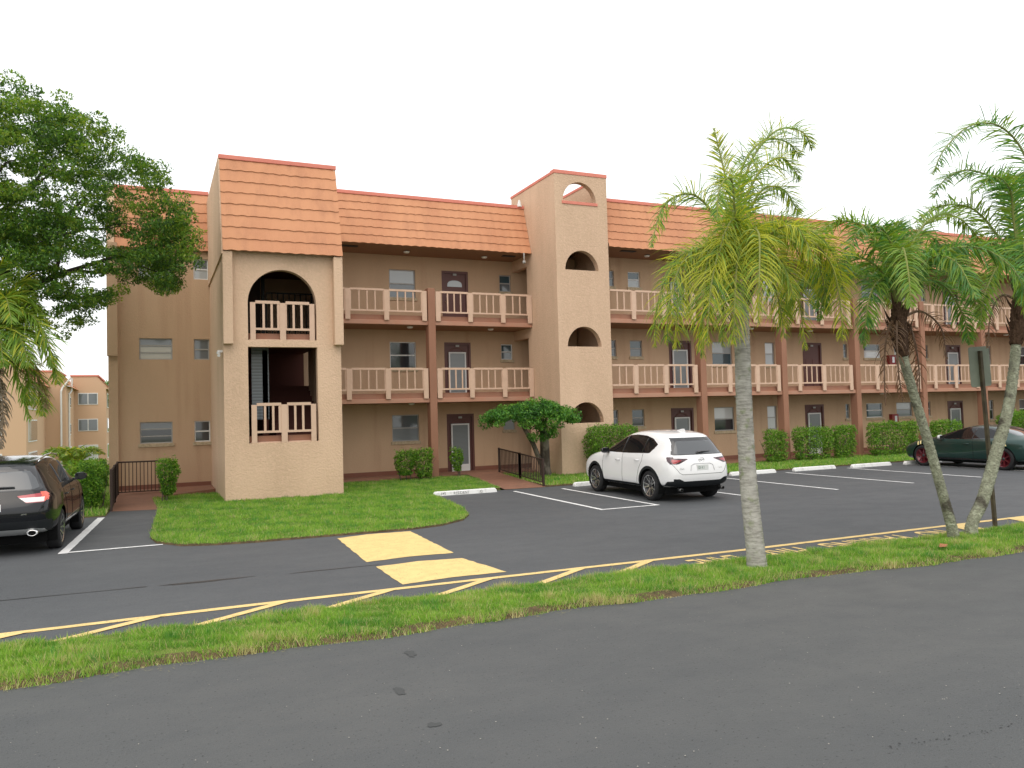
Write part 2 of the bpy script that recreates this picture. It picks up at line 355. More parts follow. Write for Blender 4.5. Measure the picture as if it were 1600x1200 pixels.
def blades(name, P, dens, h, wd, zf, straw=.08, fringe=.0, seed=1, bias=None):
    P = np.array(P, float); x0, y0 = P.min(0)-fringe; x1, y1 = P.max(0)+fringe; r = np.random.default_rng(seed)
    n = int((x1-x0)*(y1-y0)*dens); X = r.uniform(x0, x1, n); Y = r.uniform(y0, y1, n)
    ins = inside(P, X, Y); ed = edge_dist(P, X, Y); ins = ins | (ed < fringe*r.uniform(0, 1, n)**2)
    if bias: ins &= bias(X, Y, r)
    bare = vnoise(X, Y, 3.1, seed+21); ins &= ~((bare > 1.35) & (r.uniform(0, 1, n) < .7)); X = X[ins]; Y = Y[ins]; ed = ed[ins]; n = len(X)
    nz = vnoise(X, Y, 2.2, seed+5); nz2 = vnoise(X, Y, 7, seed+9)
    H = h*(1+.5*np.clip(nz2, -1, 1.2)+.25*np.clip(nz, -1, 1))*r.uniform(.45, 1.25, n); a = r.uniform(0, 6.283, n); ln = r.uniform(.1, .9, n)*H; la = r.uniform(0, 6.283, n)
    Z = zf(X, Y)-.01; W = wd*r.uniform(.6, 1.4, n)
    base = np.stack([X, Y, Z], 1); d = np.stack([np.cos(a)*W, np.sin(a)*W, 0*a], 1); tip = base+np.stack([np.cos(la)*ln, np.sin(la)*ln, H], 1)
    Vv = np.stack([base-d, base+d, tip], 1).reshape(-1, 3); Fc = np.arange(3*n).reshape(n, 3)
    u = r.uniform(0, 1, n); mi = np.where(u < .45, 0, np.where(u < .75, 1, 2)); mi = np.where((nz > .5) & (u < .6), 1, mi); mi = np.where((nz < -.5) & (u < .6), 2, mi); mi = np.where((nz2 > 1.1) & (u > .3), 4, mi)
    pst = straw*(1+4.5*np.clip(nz2*nz-.2, 0, 2)) + .45*np.exp(-ed/.12)*straw*6
    mi = np.where(r.uniform(0, 1, n) < pst, 3, mi)
    return tag(raw(name, Vv, Fc, gm, mi), kind='stuff')
# strip between the street and the lot
def wav(x, s): return .05*math.sin(x*1.7+s)+.03*math.sin(x*4.3+s*2)+.015*math.sin(x*11+s)
xs_ = np.arange(-14, 40.01, .25)
def fr_y(x): return (7.90-.02*x if x < 7 else 7.76-.075*(x-7))+wav(x, 1)
def bk_y(x): return 9.24-.026*x+wav(x, 4)*.8 if x < 12 else 8.93-.01*(x-12)+wav(x, 4)*.8
front = [(x, fr_y(x)) for x in xs_]; back = [(x, bk_y(x)) for x in xs_]
def bed(name, front, back, ztop, soilw=.12):
    rows = []
    for t_, z in ((0, .0), (.05, ztop*.7), (.13, ztop*.95), (.5, ztop*1.15), (.88, ztop), (.96, ztop*.7), (1, 0)):
        rows.append([(a[0]+(b[0]-a[0])*t_, a[1]+(b[1]-a[1])*t_, z) for a, b in zip(front, back)])
    V = sum(rows, []); n = len(front); Fc = []; mi = []
    for j in range(len(rows)-1):
        for i in range(n-1): Fc.append((j*n+i, j*n+i+1, (j+1)*n+i+1, (j+1)*n+i)); mi.append(1 if j in (0, 1, 5) else 0)
    return tag(raw(name, V, Fc, [turf, soil], mi, smooth=True), kind='structure')
bed('grass_strip', front, back, .05)
SP = front+back[::-1]
near = [p for p in front if p[0] < 18]+[p for p in back[::-1] if p[0] < 18]; near = [p for p in near if p[0] > -3.2]
def zs(X, Y): return np.interp(edge_dist(SP, X, Y), [0, .08, .25, .8], [0, .03, .048, .056])
def soilgap(X, Y, r):
    yf = np.array([fr_y(x) for x in X]); dd = Y-yf; nn = vnoise(X, Y*.2, 3, 77)
    return ~((dd < .05+.07*nn) & (r.uniform(0, 1, len(X)) < .6))
blades('strip_grass', near, 9500, .060, .0045, zs, .11, .09, 3, soilgap)
farp = [p for p in front if p[0] >= 17.9]+[p for p in back[::-1] if p[0] >= 17.9]
blades('strip_grass', farp, 1500, .06, .009, zs, .08, .04, 4)
# lawns
lawn1 = [(-.02, 25.0), (0.12, 21.9), (.02, 19), (-.05, 16.6), (.05, 15.9), (.45, 15.25), (1.0, 15.0), (1.7, 14.9), (3.0, 14.85), (4.45, 14.78), (5.15, 14.95), (5.8, 15.45), (6.2, 16.15), (6.45, 17.2), (6.72, 19), (6.88, 20.6), (7.4, 21.0), (9.1, 21.15), (9.35, 22.6), (9.75, 24.4), (9.95, 25.95), (4.8, 25.95), (4.8, 26), (1.0, 25.2)]
def lawn(name, P, z=.055):
    Pc = []; n = len(P)
    sheet(name, P, z-.012, turf)
    c = np.mean(np.array(P), 0); V = []; Fc = []
    for i, p in enumerate(P): V += [(p[0], p[1], z-.012), (p[0]+(p[0]-c[0])*.004, p[1]+(p[1]-c[1])*.004, 0)]
    for i in range(n): Fc.append((2*i, 2*i+1, (2*i+3) % (2*n), (2*i+2) % (2*n)))
    tag(raw('lawn_edge', V, Fc, soil), kind='structure')
lawn('lawn', lawn1)
zl = lambda X, Y: np.full(len(X), .045)
blades('lawn_grass', lawn1, 2800, .055, .006, zl, .05, .05, 11)
lawn2 = [(10.55, 20.95), (50, LOT_Y), (50, 24.0), (15.3, 24.0), (11.1, 26.0), (10.85, 24)]
lawn('lawn', lawn2); blades('lawn_grass', lawn2[:1]+[(38, 20.85), (38, 24.0)]+lawn2[3:], 620, .07, .011, zl, .06, .05, 12)
lawn3 = [(-12, 21.2), (-1.05, 21.25), (-1.0, 27.5), (-1.3, 40), (-12, 40)]
lawn('lawn', lawn3, .03); blades('lawn_grass', lawn3[:2]+[(-1.0, 27), (-8, 27)], 500, .09, .012, zl, .08, .0, 13)

# ------------------------------------------------------------------ apartment building
B = thing('apartment_building', 'three storey tan apartment building with orange mansard roof, arched towers and open walkways', 'building', (15, 27, 0))
YW, YS = 27.70, 26.05      # middle wing: wall, balcony edge
YW2, YS2 = 25.75, 24.10    # right wing
DZ = 2.673; Z2, Z3, ZE, ZT = 2.63, 5.303, 8.03, 9.80
def wall_open(mb, x0, x1, z0, z1, y, ops, dep=.11, m=0):
    xs = sorted({x0, x1} | {v for o in ops for v in o[:2]}); zs_ = sorted({z0, z1} | {v for o in ops for v in o[2:4]})
    xs = [x for x in xs if x0 <= x <= x1]; zs_ = [z for z in zs_ if z0 <= z <= z1]
    for a, b in zip(xs, xs[1:]):
        for c, d in zip(zs_, zs_[1:]):
            cx, cz = (a+b)/2, (c+d)/2
            if any(o[0] < cx < o[1] and o[2] < cz < o[3] for o in ops): continue
            mb.quad((a, y, c), (b, y, c), (b, y, d), (a, y, d), m)
    for a, b, c, d in [o[:4] for o in ops]:
        Y1 = y+dep
        mb.quad((a, y, c), (a, Y1, c), (a, Y1, d), (a, y, d), m); mb.quad((b, y, d), (b, Y1, d), (b, Y1, c), (b, y, c), m)
        mb.quad((a, y, d), (a, Y1, d), (b, Y1, d), (b, y, d), m); mb.quad((a, y, c), (b, y, c), (b, Y1, c), (a, Y1, c), m)
def window(x0, x1, z0, z1, y, kind='double', top=None, bot=None, fr=None, sill=True, dep=.07):
    """recessed window: frame mesh with glass children"""
    fr = fr or framed; top = top or g_mid; bot = bot or g_dark; yf = y+dep-.02; f = .035
    mb = MB()
    if kind == 'louver':
        for z in (z0+f/2, z1-f/2): mb.box(x0, x1, yf, yf+.04, z-f/2, z+f/2)
        for x in (x0+f/2, x1-f/2): mb.box(x-f/2, x+f/2, yf-.003, yf+.037, z0, z1)
        n = 3
        for k in range(1, n): z = z0+(z1-z0)*k/n; mb.box(x0+f, x1-f, yf-.006, yf+.03, z-.018, z+.018)
    else:
        zm = z0+(z1-z0)*.5
        for z in (z0+f/2, z1-f/2): mb.box(x0, x1, yf, yf+.04, z-f/2, z+f/2)
        for x in (x0+f/2, x1-f/2): mb.box(x-f/2, x+f/2, yf-.003, yf+.037, z0, z1)
        mb.box(x0+f, x1-f, yf-.006, yf+.03, zm-.022, zm+.022)
    wn = mb.build('window', fr, B)
    zm = z0+(z1-z0)*(.5 if kind != 'louver' else .62)
    a = MB(); a.box(x0+f*.6, x1-f*.6, yf+.022, yf+.03, zm, z1-f*.6); a.build('pane', top, wn)
    a = MB(); a.box(x0+f*.6, x1-f*.6, yf+.018, yf+.026, z0+f*.6, zm); a.build('pane', bot, wn)
    if sill: a = MB(); a.box(x0-.05, x1+.05, y-.045, y+.05, z0-.115, z0-.002); bevel(a.build('sill', sillm, wn), .01)
    return wn
def door(x0, x1, zf, y, screen=True, fan=False, plate=True, handle=True):
    zt = zf+2.16; mb = MB()
    mb.box(x0, x1, y-.012, y+.06, zt-.09, zt); mb.box(x0, x0+.085, y-.012, y+.06, zf, zt-.09); mb.box(x1-.085, x1, y-.012, y+.06, zf, zt-.09)
    mb.box(x0+.085, x1-.085, y+.045, y+.08, zf, zt-.09)
    for pz0, pz1 in ((zf+.15, zf+.85), (zf+1.0, zf+1.45)):
        for px0, px1 in ((x0+.18, (x0+x1)/2-.05), ((x0+x1)/2+.05, x1-.18)):
            mb.box(px0, px1, y+.033, y+.045, pz0, pz1)
    d = mb.build('door', doorm, B)
    if fan:   # curved top light
        a = MB(); cx = (x0+x1)/2; n = 14
        V = [(cx+.29*math.cos(math.pi*k/n)*(1), y+.036, zf+1.62+.2*math.sin(math.pi*k/n)**.7) for k in range(n+1)]
        a.add([(cx-.29, y+.036, zf+1.58), (cx+.29, y+.036, zf+1.58)]+V, [tuple([0, 1]+list(range(2, n+3)))]); a.build('door_light', g_pale, d)
    if screen:
        s0, s1, sz = x0+.16, x1-.20, zt-.36; a = MB()
        a.box(s0, s0+.05, y-.03, y+.02, zf+.02, sz); a.box(s1-.05, s1, y-.03, y+.02, zf+.02, sz)
        a.box(s0+.05, s1-.05, y-.03, y+.02, sz-.05, sz); a.box(s0+.05, s1-.05, y-.03, y+.02, zf+.02, zf+.30)
        sc = a.build('screen_door', framew, d); a = MB(); a.box(s0+.05, s1-.05, y-.012, y-.004, zf+.30, sz-.05); a.build('screen', g_blind, sc)
        # arched trim above
        a = MB(); cx = (s0+s1)/2
        a.tube([(cx+.27*math.cos(math.pi*k/10), y+.03, zt-.34+.13*math.sin(math.pi*k/10)) for k in range(11)], .012, 6); a.build('arch_trim', framebr, d)
    if plate: a = MB(); cx = (x0+x1)/2; a.box(cx-.08, cx+.06, y-.02, y-.012, zt-.165, zt-.095); a.build('number_plate', framed, d)
    if handle: a = MB(); a.lathe([(0, 0), (.03, .005), (.035, .03), (0, .05)], 10, M=Matrix.Translation((x0+.13, y, zf+1.0)) @ Matrix.Rotation(R_(90), 4, 'X')); a.build('door_handle', chrome, d, True)
    return d

# -- middle and left wing wall
ops = []; W = []
def win(x0, x1, z0, z1, y, lst, **k): lst.append((x0, x1, z0, z1)); W.append((x0, x1, z0, z1, y, k))
lo = []
win(-.38, .59, 4.20, 4.88, YW, lo, kind='louver', sill=False, top=g_mid, bot=g_cream); win(-.38, .57, 1.53, 2.21, YW, lo, kind='louver', top=g_mid, bot=g_dark)
win(-.38, .59, 6.83, 7.50, YW, lo, kind='louver', top=g_mid, bot=g_pale)
win(1.24, 1.70, 6.83, 7.50, YW, lo, top=g_mid, bot=g_pale, fr=framew, sill=False); win(1.23, 1.70, 4.20, 4.87, YW, lo, sill=False, top=g_mid, bot=g_mid); win(1.22, 1.70, 1.53, 2.21, YW, lo, top=g_dark, bot=g_dark, fr=framew)
for (x0, x1, z0, z1, t_, b_, fr) in ((7.80, 8.78, 6.48, 7.50, g_pale, g_mid, framed), (7.77, 8.75, 3.90, 4.87, g_dark, g_dark, framew), (7.80, 8.80, 1.28, 2.23, g_mid, g_blind, framed),
    (12.13, 12.61, 6.85, 7.49, g_blue, g_mid, framed), (12.13, 12.61, 4.24, 4.83, g_blue, g_mid, framew), (12.15, 12.63, 1.56, 2.18, g_mid, g_pale, framed)):
    win(x0, x1, z0, z1, YW, lo, top=t_, bot=b_, fr=fr)
dl = [(9.80, 10.84, 5.38, False, True), (9.84, 10.88, 2.71, True, False), (9.87, 10.94, .05, True, False)]
for a, b, zf, sc, fn in dl: lo.append((a, b, zf, zf+2.16))
mb = MB(); wall_open(mb, -1.25, 15.6, -.1, ZE, YW, lo)
mb.quad((-1.25, YW, -.1), (-1.25, YW, ZE), (-1.25, YW+13, ZE), (-1.25, YW+13, -.1)); mb.quad((15.6, YW, -.1), (15.6, YW2, -.1), (15.6, YW2, ZE), (15.6, YW, ZE))
mb.quad((-1.25, YW+13, -.1), (-1.25, YW+13, ZE), (60, YW+13, ZE), (60, YW+13, -.1))
mb.build('wall', stucco_w, B)
for a, b, zf, sc, fn in dl: door(a, b, zf, YW, sc, fn)
# -- right wing wall
lr = []; dr = []
P1 = [(15.82, 16.04, g_dark, g_dark), (16.67, 17.22, g_blue, g_mid)]
for f_ in range(3):
    z0 = 1.56+DZ*f_; z1 = 2.20+DZ*f_-.02*f_
    win(15.82, 16.05, z0, z1, YW2, lr, top=g_dark, bot=g_mid); win(16.67, 17.22, z0, z1, YW2, lr, top=g_blue, bot=(g_dark, g_mid, g_pale)[f_], fr=framew if f_ == 2 else framed)
    win(20.56, 21.56, z0-.31, z1, YW2, lr, top=(g_white, g_pale, g_pale)[f_], bot=(g_dark, g_blue, g_mid)[f_]); win(23.30, 23.80 if f_ < 2 else 24.05, z0-.33, z1, YW2, lr, top=(g_white, g_white, g_white)[f_], bot=(g_white, g_pale, g_pale)[f_])
    win(27.72, 27.95, z0, z1, YW2, lr, top=g_blue, bot=g_mid)
    win(28.97, 30.0, z0, z1, YW2, lr, top=g_blue, bot=(g_blue, g_white, g_mid)[f_], fr=framew); win(30.86, 31.88, z0, z1, YW2, lr, top=(g_pale, g_blue, g_mid)[f_], bot=(g_mid, g_cream, g_mid)[f_])
    win(32.80, 33.10, z0, z1, YW2, lr, top=g_dark, bot=g_dark); win(37.25, 37.55, z0-.3, z1, YW2, lr, top=g_dark, bot=g_dark); win(39.5, 40.5, z0-.3, z1, YW2, lr, top=g_mid, bot=g_dark, fr=framew)
    win(43.5, 44.5, z0-.3, z1, YW2, lr, top=g_pale, bot=g_dark)
    for x0 in (18.46, 25.36, 34.25, 41.5): dr.append((x0, x0+1.07, (.05, 2.71, 5.38)[f_], not (x0 == 25.36 and f_ == 1)))
for d in dr: lr.append((d[0], d[1], d[2], d[2]+2.16))
mb = MB(); wall_open(mb, 15.6, 60, -.1, ZE, YW2, lr); mb.build('wall', stucco_w, B)
for a, b, zf, sc in dr: door(a, b, zf, YW2, sc)
for x0, x1, z0, z1, y, k in W: window(x0, x1, z0, z1, y, **k)
# dark red base bands
for a, b, yy in ((-1.2, 1.7, YW), (4.9, 9.86, YW), (10.95, 15.5, YW), (15.7, 18.45, YW2), (19.54, 25.35, YW2), (26.44, 34.24, YW2), (35.33, 41.49, YW2), (42.58, 60, YW2)):
    mb = MB(); mb.box(a, b, yy-.02, yy+.01, .08, .24); mb.build('base_band', basem, B)
# left end pier
mb = MB(); mb.box(-1.28, -.98, YW-.22, YW, 4.3, 7.86); mb.box(-1.25, -.98, YW-.12, YW-.001, -.1, 4.3); mb.build('end_pier', stucco_w, B)
# slabs with soffit and curb
def slab(x0, x1, ys, yw, z):
    mb = MB(); mb.box(x0, x1, ys, yw, z, z+.15); o = mb.build('walkway_slab', slabm, B); bevel(o, .012)
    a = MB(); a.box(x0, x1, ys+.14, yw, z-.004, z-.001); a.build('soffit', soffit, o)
    a = MB(); a.box(x0, x1, ys+.12, ys+.20, z+.15, z+.33); a.box(x0, x1, ys+.09, ys+.12, z+.15, z+.30); a.build('curb', curbm, o)
for z in (Z2, Z3):
    slab(4.80, 12.67, YS, YW, z); slab(14.79, 60, YS2, YW2, z)
    mb = MB(); mb.box(12.9, 15.6, 25.8, YW, z+.003, z+.148); mb.build('walkway_slab', slabm, B)
# ceilings of the top walkway
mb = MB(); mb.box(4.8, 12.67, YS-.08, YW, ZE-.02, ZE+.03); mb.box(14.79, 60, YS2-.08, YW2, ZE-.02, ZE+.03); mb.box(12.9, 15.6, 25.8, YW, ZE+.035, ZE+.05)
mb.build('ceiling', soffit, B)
# columns
def column(x1, ys, z1=None):
    mb = MB(); mb.box(x1-.26, x1, ys-.06, ys+.30, -.02, z1 or (Z3+.15+1.13)); bevel(mb.build('column', colm, B), .015)
column(8.94, YS)
CX = [18.91+3.95*i for i in range(10)]
for c in CX: column(c, YS2)
# railings
def railing(x0, x1, posts, ys, z, nb=4, ends=True):
    zb = z+.135; zt = z+1.19
    root = MB(); y0 = ys-.035
    root.box(x0, x1, y0+.05, y0+.06, z+.10, z+.14)
    rl = root.build('railing', railm, B)
    for p in posts:
        a = MB(); a.box(p-.085, p+.085, y0-.02, y0+.03, zb, zt-.02); bevel(a.build('post', railm, rl), .008)
    pr = sorted([x0-.085+.0]+list(posts)+[x1+.085])
    for i, (a_, b_) in enumerate(zip(pr, pr[1:])):
        l, r = a_+.085, b_-.085
        if r-l < .22: continue
        a = MB(); a.box(l, r, y0-.012, y0+.045, zt-.065, zt+.005); a.box(l, r, y0-.008, y0+.035, zb+.29, zb+.345)
        n = max(1, round((r-l)/.215)-1); k = max(2, n)
        for j in range(k+1):
            x = l+.03+(r-l-.06)*j/k
            if j in (0, k) : continue
            a.box(x-.022, x+.022, y0, y0+.03, zb+.345, zt-.065)
        if i: a.box(l, l+.035, y0, y0+.03, zb+.345, zt-.065)
        if i < len(pr)-2: a.box(r-.035, r, y0, y0+.03, zb+.345, zt-.065)
        a.build('panel', railm, rl)
for z in (Z2, Z3):
    railing(4.86, 8.68, [5.895, 7.215, 8.55], YS, z); railing(8.94, 12.66, [9.05, 10.25, 11.51, 12.58], YS, z)
    bays = [(14.8, 18.65, [15.79, 17.09, 18.42]), (18.91, 22.60, [20.02, 21.36, 22.42]), (22.86, 26.55, [23.51, 24.81, 26.30]), (26.81, 30.50, [27.80, 29.09, 30.30]), (30.76, 34.45, [31.34, 32.67, 34.1]), (34.71, 38.40, [35.62, 36.9, 38.2])]
    bays += [(38.66+3.95*i, 42.35+3.95*i, [39.5+3.95*i, 40.8+3.95*i, 42.1+3.95*i]) for i in range(3)]
    for a, b, p in bays: railing(a, b, p, YS2, z)

# mansard roof with tile courses
def mansard(x0, x1, y, z0, z1, setb, name='roof', courses=6, gable=None, wave=.30, mats=None):
    L = math.hypot(z1-z0, setb); n = courses; nx = max(2, int((x1-x0)/.05)); X = np.linspace(x0, x1, nx+1)
    sc = (.5-.5*np.cos(2*np.pi*X/wave))**.6; jit = .006*np.sin(X*3.1)+.004*np.sin(X*17)
    V = []; Fc = []; nrm = np.array([-(z1-z0), -0.0]); ty, tz = setb/L, (z1-z0)/L; ny, nz = -tz, ty
    for i in range(n):
        s0 = L*i/n; s1 = L*(i+1)/n+.02
        base = len(V)
        # lip underside, lower edge, mid, upper edge
        for (s, o_, wv) in ((s0+.0, -.010, 0), (s0, .024, 1), (s0+(s1-s0)*.5, .010, .9), (s1, -.002, .7)):
            for x, q, j in zip(X, sc, jit):
                o = o_+(.012*q*wv if wv else 0); ss = s-(.016*(1-q)-j*.8 if (wv == 1) else 0)
                V.append((x, y+ty*ss+ny*o, z0+tz*ss+nz*o))
        k = nx+1
        for r in range(3):
            for c in range(nx): Fc.append((base+r*k+c, base+r*k+c+1, base+(r+1)*k+c+1, base+(r+1)*k+c))
    o = raw(name, V, np.array(Fc), mats or tilem, None, B)
    a = MB(); a.box(x0-.02, x1+.02, y+setb-.05, y+setb+.14, z1-.02, z1+.10); bevel(a.build('coping', pink, o), .01)
    a = MB(); a.quad((x0, y+.02, z0+.0), (x1, y+.02, z0+.0), (x1, y+.06, z0+.03), (x0, y+.06, z0+.03)); a.build('eave_board', soffit, o)
    return o
SB = .58
mansard(-1.05, 1.74, YW-.12, 7.75, ZT-.05, .52)
mansard(4.84, 12.67, YS-.10, 8.0, ZT, SB)
mansard(14.79, 60, YS2-.10, 8.0, ZT, SB)
mansard(1.72, 4.90, 22.12, 6.72, 9.42, .80, courses=8)
# roof decks, gable ends
mb = MB(); mb.quad((-1.2, YW+.4, ZT-.15), (60, YW+.4, ZT-.15), (60, 40.6, ZT-.15), (-1.2, 40.6, ZT-.15)); mb.quad((4.8, YS+.45, ZT-.2), (60, YS+.45, ZT-.2), (60, YW+.5, ZT-.2), (4.8, YW+.5, ZT-.2))
mb.box(14.8, 60, YS2+.55, YW+.5, ZT-.25, ZT-.18); mb.build('roof_deck', soffit, B)
mb = MB(); mb.prism([(YW-.22, 7.66), (YW+.40, ZT+.0), (YW+13, ZT), (YW+13, 7.66)], -1.28, -1.06, ax=0); mb.build('gable', stucco, B, fix=True)
mb = MB(); mb.prism([(YW-.3, 7.6), (YW+.32, ZT+.05), (YW+.42, ZT+.05), (YW-.2, 7.6)], 1.45, 1.70, ax=0)

# -- stair tower
T0, T1, TY = 1.73, 4.86, 22.38
th = .22
def arch_wall(mb, x0, x1, z0, z1, y, holes, t=.22, n=20):
    """front wall with stacked openings; hole = (xl, xr, zb, zspring, ztop) half ellipse above the spring (zspring==ztop: square)"""
    holes = sorted(holes, key=lambda h: h[2]); z = z0
    def blk(a, b, c, d, aa=None):
        if d-c > 1e-4 and b-a > 1e-4: mb.box(a, b, y, y+t, c, d)
    for (xl, xr, zb, zsp, zt) in holes:
        blk(x0, x1, z, zb); cx = (xl+xr)/2; rx = (xr-xl)/2; ztop = zt+.0
        if zt-zsp < 1e-3: blk(x0, xl, zb, zt); blk(xr, x1, zb, zt); z = zt; continue
        nxt = zt+.02; blk(x0, xl, zb, nxt); blk(xr, x1, zb, nxt)
        pts = [(cx+rx*math.cos(math.pi*(1-k/n)), zsp+(zt-zsp)*math.sin(math.pi*k/n)) for k in range(n+1)]
        V = []; 
        for (px, pz) in pts: V += [(px, y, pz), (px, y, nxt), (px, y+t, pz), (px, y+t, nxt)]
        Fc = []
        for k in range(n):
            a = 4*k; b = 4*(k+1); Fc += [(a, b, b+1, a+1), (a+2, a+3, b+3, b+2), (a, a+2, b+2, b)]
        mb.add(V, Fc); z = nxt
    blk(x0, x1, z, z1)
mb = MB(); arch_wall(mb, T0, T1, -.1, 6.78, TY, [(2.35, 4.20, 1.56, 4.17, 4.17), (2.36, 4.19, 4.36, 5.36, 6.30)], .24, 28)
mb.box(T0, T0+.2, TY+.24, YW, -.1, 6.8); mb.box(T1-.2, T1, TY+.24, YS+.4, -.1, 6.8)
mb.box(T1-.2, T1, YS+.4, YW, Z2, Z2+.15); mb.box(T1-.2, T1, YS+.4, YW, Z3, Z3+.15)
tw = mb.build('stair_tower', stucco, B)
mb = MB()
mb.prism([(TY-.25, 6.62), (22.12+.80, 9.46), (YW+.5, 9.46), (YW+.5, 6.62)], T0-.04, T0+.0, ax=0); mb.build('gable', stucco, tw, fix=True)
mb = MB(); mb.prism([(TY-.25, 6.62), (22.12+.80, 9.46), (YW+.5, 9.46), (YW+.5, 6.62)], T1-.01, T1+.03, ax=0); mb.build('gable', stucco, tw, fix=True)
mb = MB(); mb.box(T0-.02, T0+.235, TY-.24, TY+.01, 4.22, 6.70); bevel(mb.build('pier', stucco, tw), .02); mb = MB(); mb.box(T1-.215, T1+.04, TY-.24, TY+.01, 4.22, 6.70); bevel(mb.build('pier', stucco, tw), .02)
mb = MB(); mb.box(T0, T1, 23, YW, 9.2, 9.4); mb.build('roof_deck', soffit, tw)
# tower interior
mb = MB()
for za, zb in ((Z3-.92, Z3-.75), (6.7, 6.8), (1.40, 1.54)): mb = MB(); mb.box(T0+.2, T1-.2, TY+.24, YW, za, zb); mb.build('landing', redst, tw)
mb = MB()
for k in range(9):   # flight rising to the right wing side
    mb.box(3.3, T1-.2, 24.2+.28*k, 24.5+.28*k, 1.7+.17*k, 1.9+.17*k); mb.box(T0+.2, 3.1, 24.2+.28*k, 24.5+.28*k, 4.55-.17*k-.9, 4.72-.17*k-.9)
mb.box(2.9, 3.05, 23.9, 24.0, 1.55, 4.2)
mb.build('stair_flight', redst, tw)
mb = MB(); mb.box(2.60, 3.08, 23.9, 23.95, 2.2, 4.33); o = mb.build('shutter_panel', blindmat('shutter', (.10, .12, .13), (.24, .27, .29), 11), tw)
mb = MB(); mb.box(3.15, 4.55, 24.9, 24.95, 6.02, 6.06); mb.box(3.15, 4.55, 24.9, 24.95, 4.5, 4.54)
for k in range(9): mb.box(3.15+.17*k, 3.18+.17*k, 24.9, 24.95, 4.5, 6.03)
mb.box(3.03, 3.12, 24.9, 25.0, 4.4, 6.7); mb.build('metal_gate', black, tw)
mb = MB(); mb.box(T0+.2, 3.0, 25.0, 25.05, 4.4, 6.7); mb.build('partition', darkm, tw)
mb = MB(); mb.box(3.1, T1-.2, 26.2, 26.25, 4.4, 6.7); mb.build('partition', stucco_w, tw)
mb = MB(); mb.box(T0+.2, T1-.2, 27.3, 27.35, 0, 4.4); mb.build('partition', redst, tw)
def tower_rail(zb, zt):
    r = MB(); r.box(2.40, 4.14, TY+.10, TY+.13, zb+.0, zb+.03); rl = r.build('railing', railm, tw)
    for a, b in ((2.42, 2.56), (3.20, 3.36), (4.00, 4.14)):
        q = MB(); q.box(a, b, TY+.005, TY+.05, zb, zt-.045); bevel(q.build('post', railm, rl), .006)
    for l, r_ in ((2.56, 3.20), (3.36, 4.00)):
        q = MB(); q.box(l, r_, TY+.012, TY+.06, zt-.075, zt+.005); q.box(l, r_, TY+.012, TY+.05, zb+.27, zb+.33)
        for j in range(1, 4 if l < 3 else 3): 
            x = l+(r_-l)*j/(3.0) if l > 3 else l+(r_-l)*j/3.0
            if j < 3: q.box(x-.03, x+.03, TY+.02, TY+.05, zb+.33, zt-.075)
        q.box(l, l+.03, TY+.02, TY+.05, zb+.33, zt-.075) if l > 3 else q.box(r_-.07, r_, TY+.02, TY+.05, zb+.33, zt-.075)
        q.build('panel', railm, rl)
    q = MB(); q.box(2.38, 4.17, TY+.16, TY+.22, zb+.03, zb+.19); q.build('curb', curbm, rl)
tower_rail(4.36, 5.43); tower_rail(1.56, 2.64)
mb = MB(); mb.box(T0+.2, T1-.2, TY+.25, TY+.3, 4.3, 4.36); mb.build('beam', stucco, tw)

# -- elevator tower
E0, E1, EY, EH = 12.68, 14.77, 24.02, 10.44
mb = MB(); arch_wall(mb, E0, E1, -.1, EH, EY, [(13.02, 14.38, 1.78, 1.78, 2.50), (13.03, 14.38, 4.43, 4.43, 5.13), (13.02, 14.35, 7.10, 7.10, 7.79), (13.0, 14.33, 9.50, 9.50, 10.20)], .24, 24)
for xa, xb in ((E0, E0+.2), (E1-.2, E1)):
    mb.box(xa, xb, EY+.24, YS+.35, -.1, 8.0)
    for z in (Z2, Z3): mb.box(xa, xb, YS+.35, YW, z-.35, z+.15)
    mb.box(xa, xb, YS+.35, YW, 7.6, 8.0); mb.box(xa, xb, EY+.24, 27.6, 8.0, EH)
et = mb.build('elevator_tower', stucco, B)
mb = MB(); mb.box(E0-.02, E1+.02, EY-.02, EY+.26, EH, EH+.13); mb.box(E0-.02, E0+.22, EY+.26, 27.65, EH, EH+.10); mb.box(E1-.22, E1+.02, EY+.26, 27.65, EH, EH+.10)
bevel(mb.build('coping', pink, et), .01)
mb = MB(); mb.box(12.96, 14.37, EY-.03, EY+.1, 9.40, 9.50); mb.build('sill', pink, et)
mb = MB(); mb.box(E0+.2, E1-.2, EY+.24, 27.6, 9.1, 9.2); mb.build('roof_deck', soffit, et)
mb = MB(); mb.box(13.6, 14.5, 26.0, 27.5, 0, 7.9); mb.build('shaft', stucco_w, et)
mb = MB(); mb.lathe([(0, -.06), (.05, -.045), (.068, 0), (.05, .05), (0, .07)], 14, M=Matrix.Translation((12.35, 25.9, 7.66))); mb.box(12.33, 12.37, 25.88, 25.92, 7.65, 8.0); mb.build('globe_lamp', framed, B, True)
# ceiling lights
for (x, y, z) in ((8.2, 26.8, 7.98), (11.2, 26.9, 7.98), (8.2, 26.6, Z3-.01), (8.2, 26.6, Z2-.01), (11.3, 26.7, Z3-.01), (21, 24.9, Z2-.01), (21.6, 24.6, Z3-.01), (29, 24.9, Z2-.01), (37, 24.6, Z3-.01), (17, 24.9, 7.98), (25, 24.9, Z3-.01)):
    a = MB(); a.lathe([(.0, -.06), (.08, -.05), (.11, -.015), (.11, 0)], 14, M=Matrix.Translation((x, y, z))); a.build('ceiling_light', whitel, B, True)
